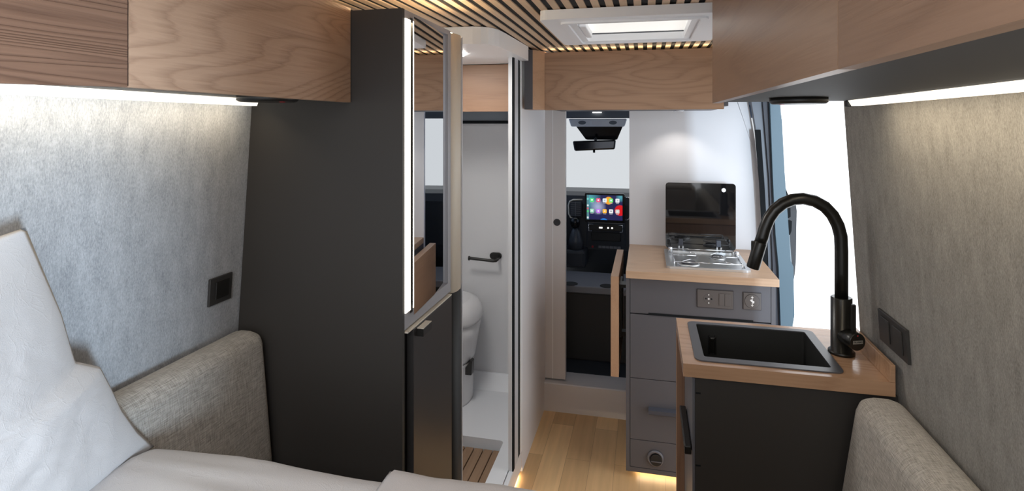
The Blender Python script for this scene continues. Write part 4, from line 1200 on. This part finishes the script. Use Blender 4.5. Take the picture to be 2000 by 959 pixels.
for cpos, r0, r1, col in layers:
    mx = n.new('ShaderNodeMix'); mx.data_type = 'RGBA'
    l.new(blob(cpos, r0, r1).outputs[0], mx.inputs[0])
    if prev is None: mx.inputs[6].default_value = (0.02, 0.02, 0.09, 1)
    else: l.new(prev.outputs[2], mx.inputs[6])
    mx.inputs[7].default_value = (*col, 1); prev = mx
l.new(prev.outputs[2], b.inputs['Emission Color']); b.inputs['Emission Strength'].default_value = 0.9
b.inputs['Base Color'].default_value = (0.01, 0.01, 0.01, 1); b.inputs['Roughness'].default_value = 0.2
dp = obj('display', B(-0.400, -0.157, 3.9485, 3.9500, 0.924, 1.093), m, t, origin=(-0.278, 3.93, 1.012))
obj('status_column', B(-0.400, -0.384, 3.9478, 3.9484, 0.924, 1.093), icon('status_teal', (0.10, 0.25, 0.28), 0.8), t)
cols = [[(0.10, 0.75, 0.20), (0.85, 0.10, 0.22), (0.75, 0.85, 0.90), (0.15, 0.80, 0.20), (0.85, 0.85, 0.88)],
        [(0.35, 0.70, 0.50), (0.55, 0.20, 0.80), (1.0, 0.50, 0.05), (0.88, 0.88, 0.88), (0.65, 0.62, 0.60)]]
for r_ in range(2):
    for c_ in range(5):
        cx = -0.364 + c_ * 0.0433; cz = 1.0585 - r_ * 0.074
        bm = bm_new(); rounded_plate(bm, cx - 0.0135, cx + 0.0135, cz - 0.0135, cz + 0.0135, 3.9470, 3.9480, 0.005, 'y')
        ic = obj('app_icon', bm, icon('icon_%d_%d' % (r_, c_), cols[r_][c_], 0.9), t)
        bm = bm_new()
        if c_ in (0, 3):
            rounded_plate(bm, cx - 0.006, cx + 0.006, cz - 0.005, cz + 0.006, 3.9464, 3.9469, 0.004, 'y')
        elif c_ == 1:
            lathe(bm, [(0.0055, 3.9469), (0.0055, 3.9464)], cx, 0, 14, 0, 'y', cz=cz)
        else:
            prism(bm, [(cx - 0.006, 3.9469, cz - 0.005), (cx + 0.006, 3.9469, cz - 0.001), (cx + 0.001, 3.9469, cz + 0.007)], (0, -0.0005, 0))
        obj('icon_glyph', bm, icon('glyph', (0.95, 0.95, 0.97) if sum(cols[r_][c_]) < 2.4 else (0.35, 0.35, 0.40), 0.8), ic)
        obj('icon_caption', B(cx - 0.010, cx + 0.010, 3.9470, 3.9480, cz - 0.0205, cz - 0.0180), icon('caption', (0.6, 0.6, 0.65), 0.7), ic)
for z_, c in ((1.066, (0.2, 0.7, 0.6)), (1.02, (0.85, 0.9, 0.9)), (1.0, (0.8, 0.1, 0.15)), (0.98, (0.1, 0.7, 0.2)), (0.937, (0.9, 0.9, 0.9))):
    obj('status_icon', B(-0.398, -0.387, 3.9470, 3.9477, z_ - 0.006, z_ + 0.006), icon('status', c, 0.8), t)

# overhead console, sun visor, rear-view mirror
t = thing('overhead_console', 'light grey overhead lamp console at top of the windscreen', 'console', (-0.32, 3.88, 1.6))
bm = bm_new(); hexa(bm, [(-0.495, 3.84, 1.565), (-0.140, 3.84, 1.565), (-0.140, 3.97, 1.575), (-0.495, 3.97, 1.575), (-0.512, 3.84, 1.618), (-0.126, 3.84, 1.618), (-0.126, 3.98, 1.618), (-0.512, 3.98, 1.618)], 0, 0.006, 2)
obj('console_body', bm, M['console'], t)
for cx in (-0.42, -0.215):
    bm = bm_new(); lathe(bm, [(0.026, 3.8395), (0.025, 3.8375)], cx, 0, 24, 0, 'y', cz=1.592, sy=0.5)
    obj('reading_light', bm, M['cabroof'], t)
bm = bm_new(); box(bm, -0.355, -0.285, 3.837, 3.8395, 1.578, 1.604, 0, 0.001)
obj('switch_panel', bm, M['plastic_white'], t)
obj('cab_lamp', B(-0.350, -0.290, 3.835, 3.8375, 1.657, 1.664), M['led_small'], t)['label'] = 'small lit cab lamp'
bm = bm_new(); prism(bm, [(-0.470, 3.93, 1.565), (-0.155, 3.93, 1.565), (-0.192, 3.95, 1.478), (-0.205, 3.95, 1.474), (-0.395, 3.95, 1.474), (-0.408, 3.95, 1.478)], (0, 0.012, 0), 0)
tag(obj('sun_shade', bm, M['screen_glass']), 'black shade panel behind the rear-view mirror on windscreen', 'windscreen shade')
t = thing('rear_view_mirror', 'black rear view mirror hanging in front of the windscreen', 'rear view mirror', (-0.34, 3.9, 1.45))
bm = bm_new()
hexa(bm, [(-0.478, 3.88, 1.398), (-0.205, 3.88, 1.412), (-0.205, 3.91, 1.412), (-0.478, 3.91, 1.398), (-0.490, 3.88, 1.466), (-0.198, 3.88, 1.476), (-0.198, 3.91, 1.476), (-0.490, 3.91, 1.466)], 0, 0.010, 3)
obj('mirror_housing', bm, M['screen_glass'], t)
bm = bm_new()
hexa(bm, [(-0.465, 3.878, 1.410), (-0.217, 3.878, 1.423), (-0.217, 3.8795, 1.423), (-0.465, 3.8795, 1.410), (-0.475, 3.878, 1.456), (-0.211, 3.878, 1.466), (-0.211, 3.8795, 1.466), (-0.475, 3.8795, 1.456)], 0)
obj('mirror_glass', bm, flat('dark_mirror', (0.035, 0.036, 0.04), 0.1, 1.0), t)
bm = bm_new(); tube(bm, [(-0.335, 3.90, 1.47), (-0.335, 3.925, 1.50)], 0.009, 12); tube(bm, [(-0.345, 3.895, 1.405), (-0.345, 3.895, 1.388)], 0.008, 12)
obj('mirror_stem', bm, M['screen_glass'], t)
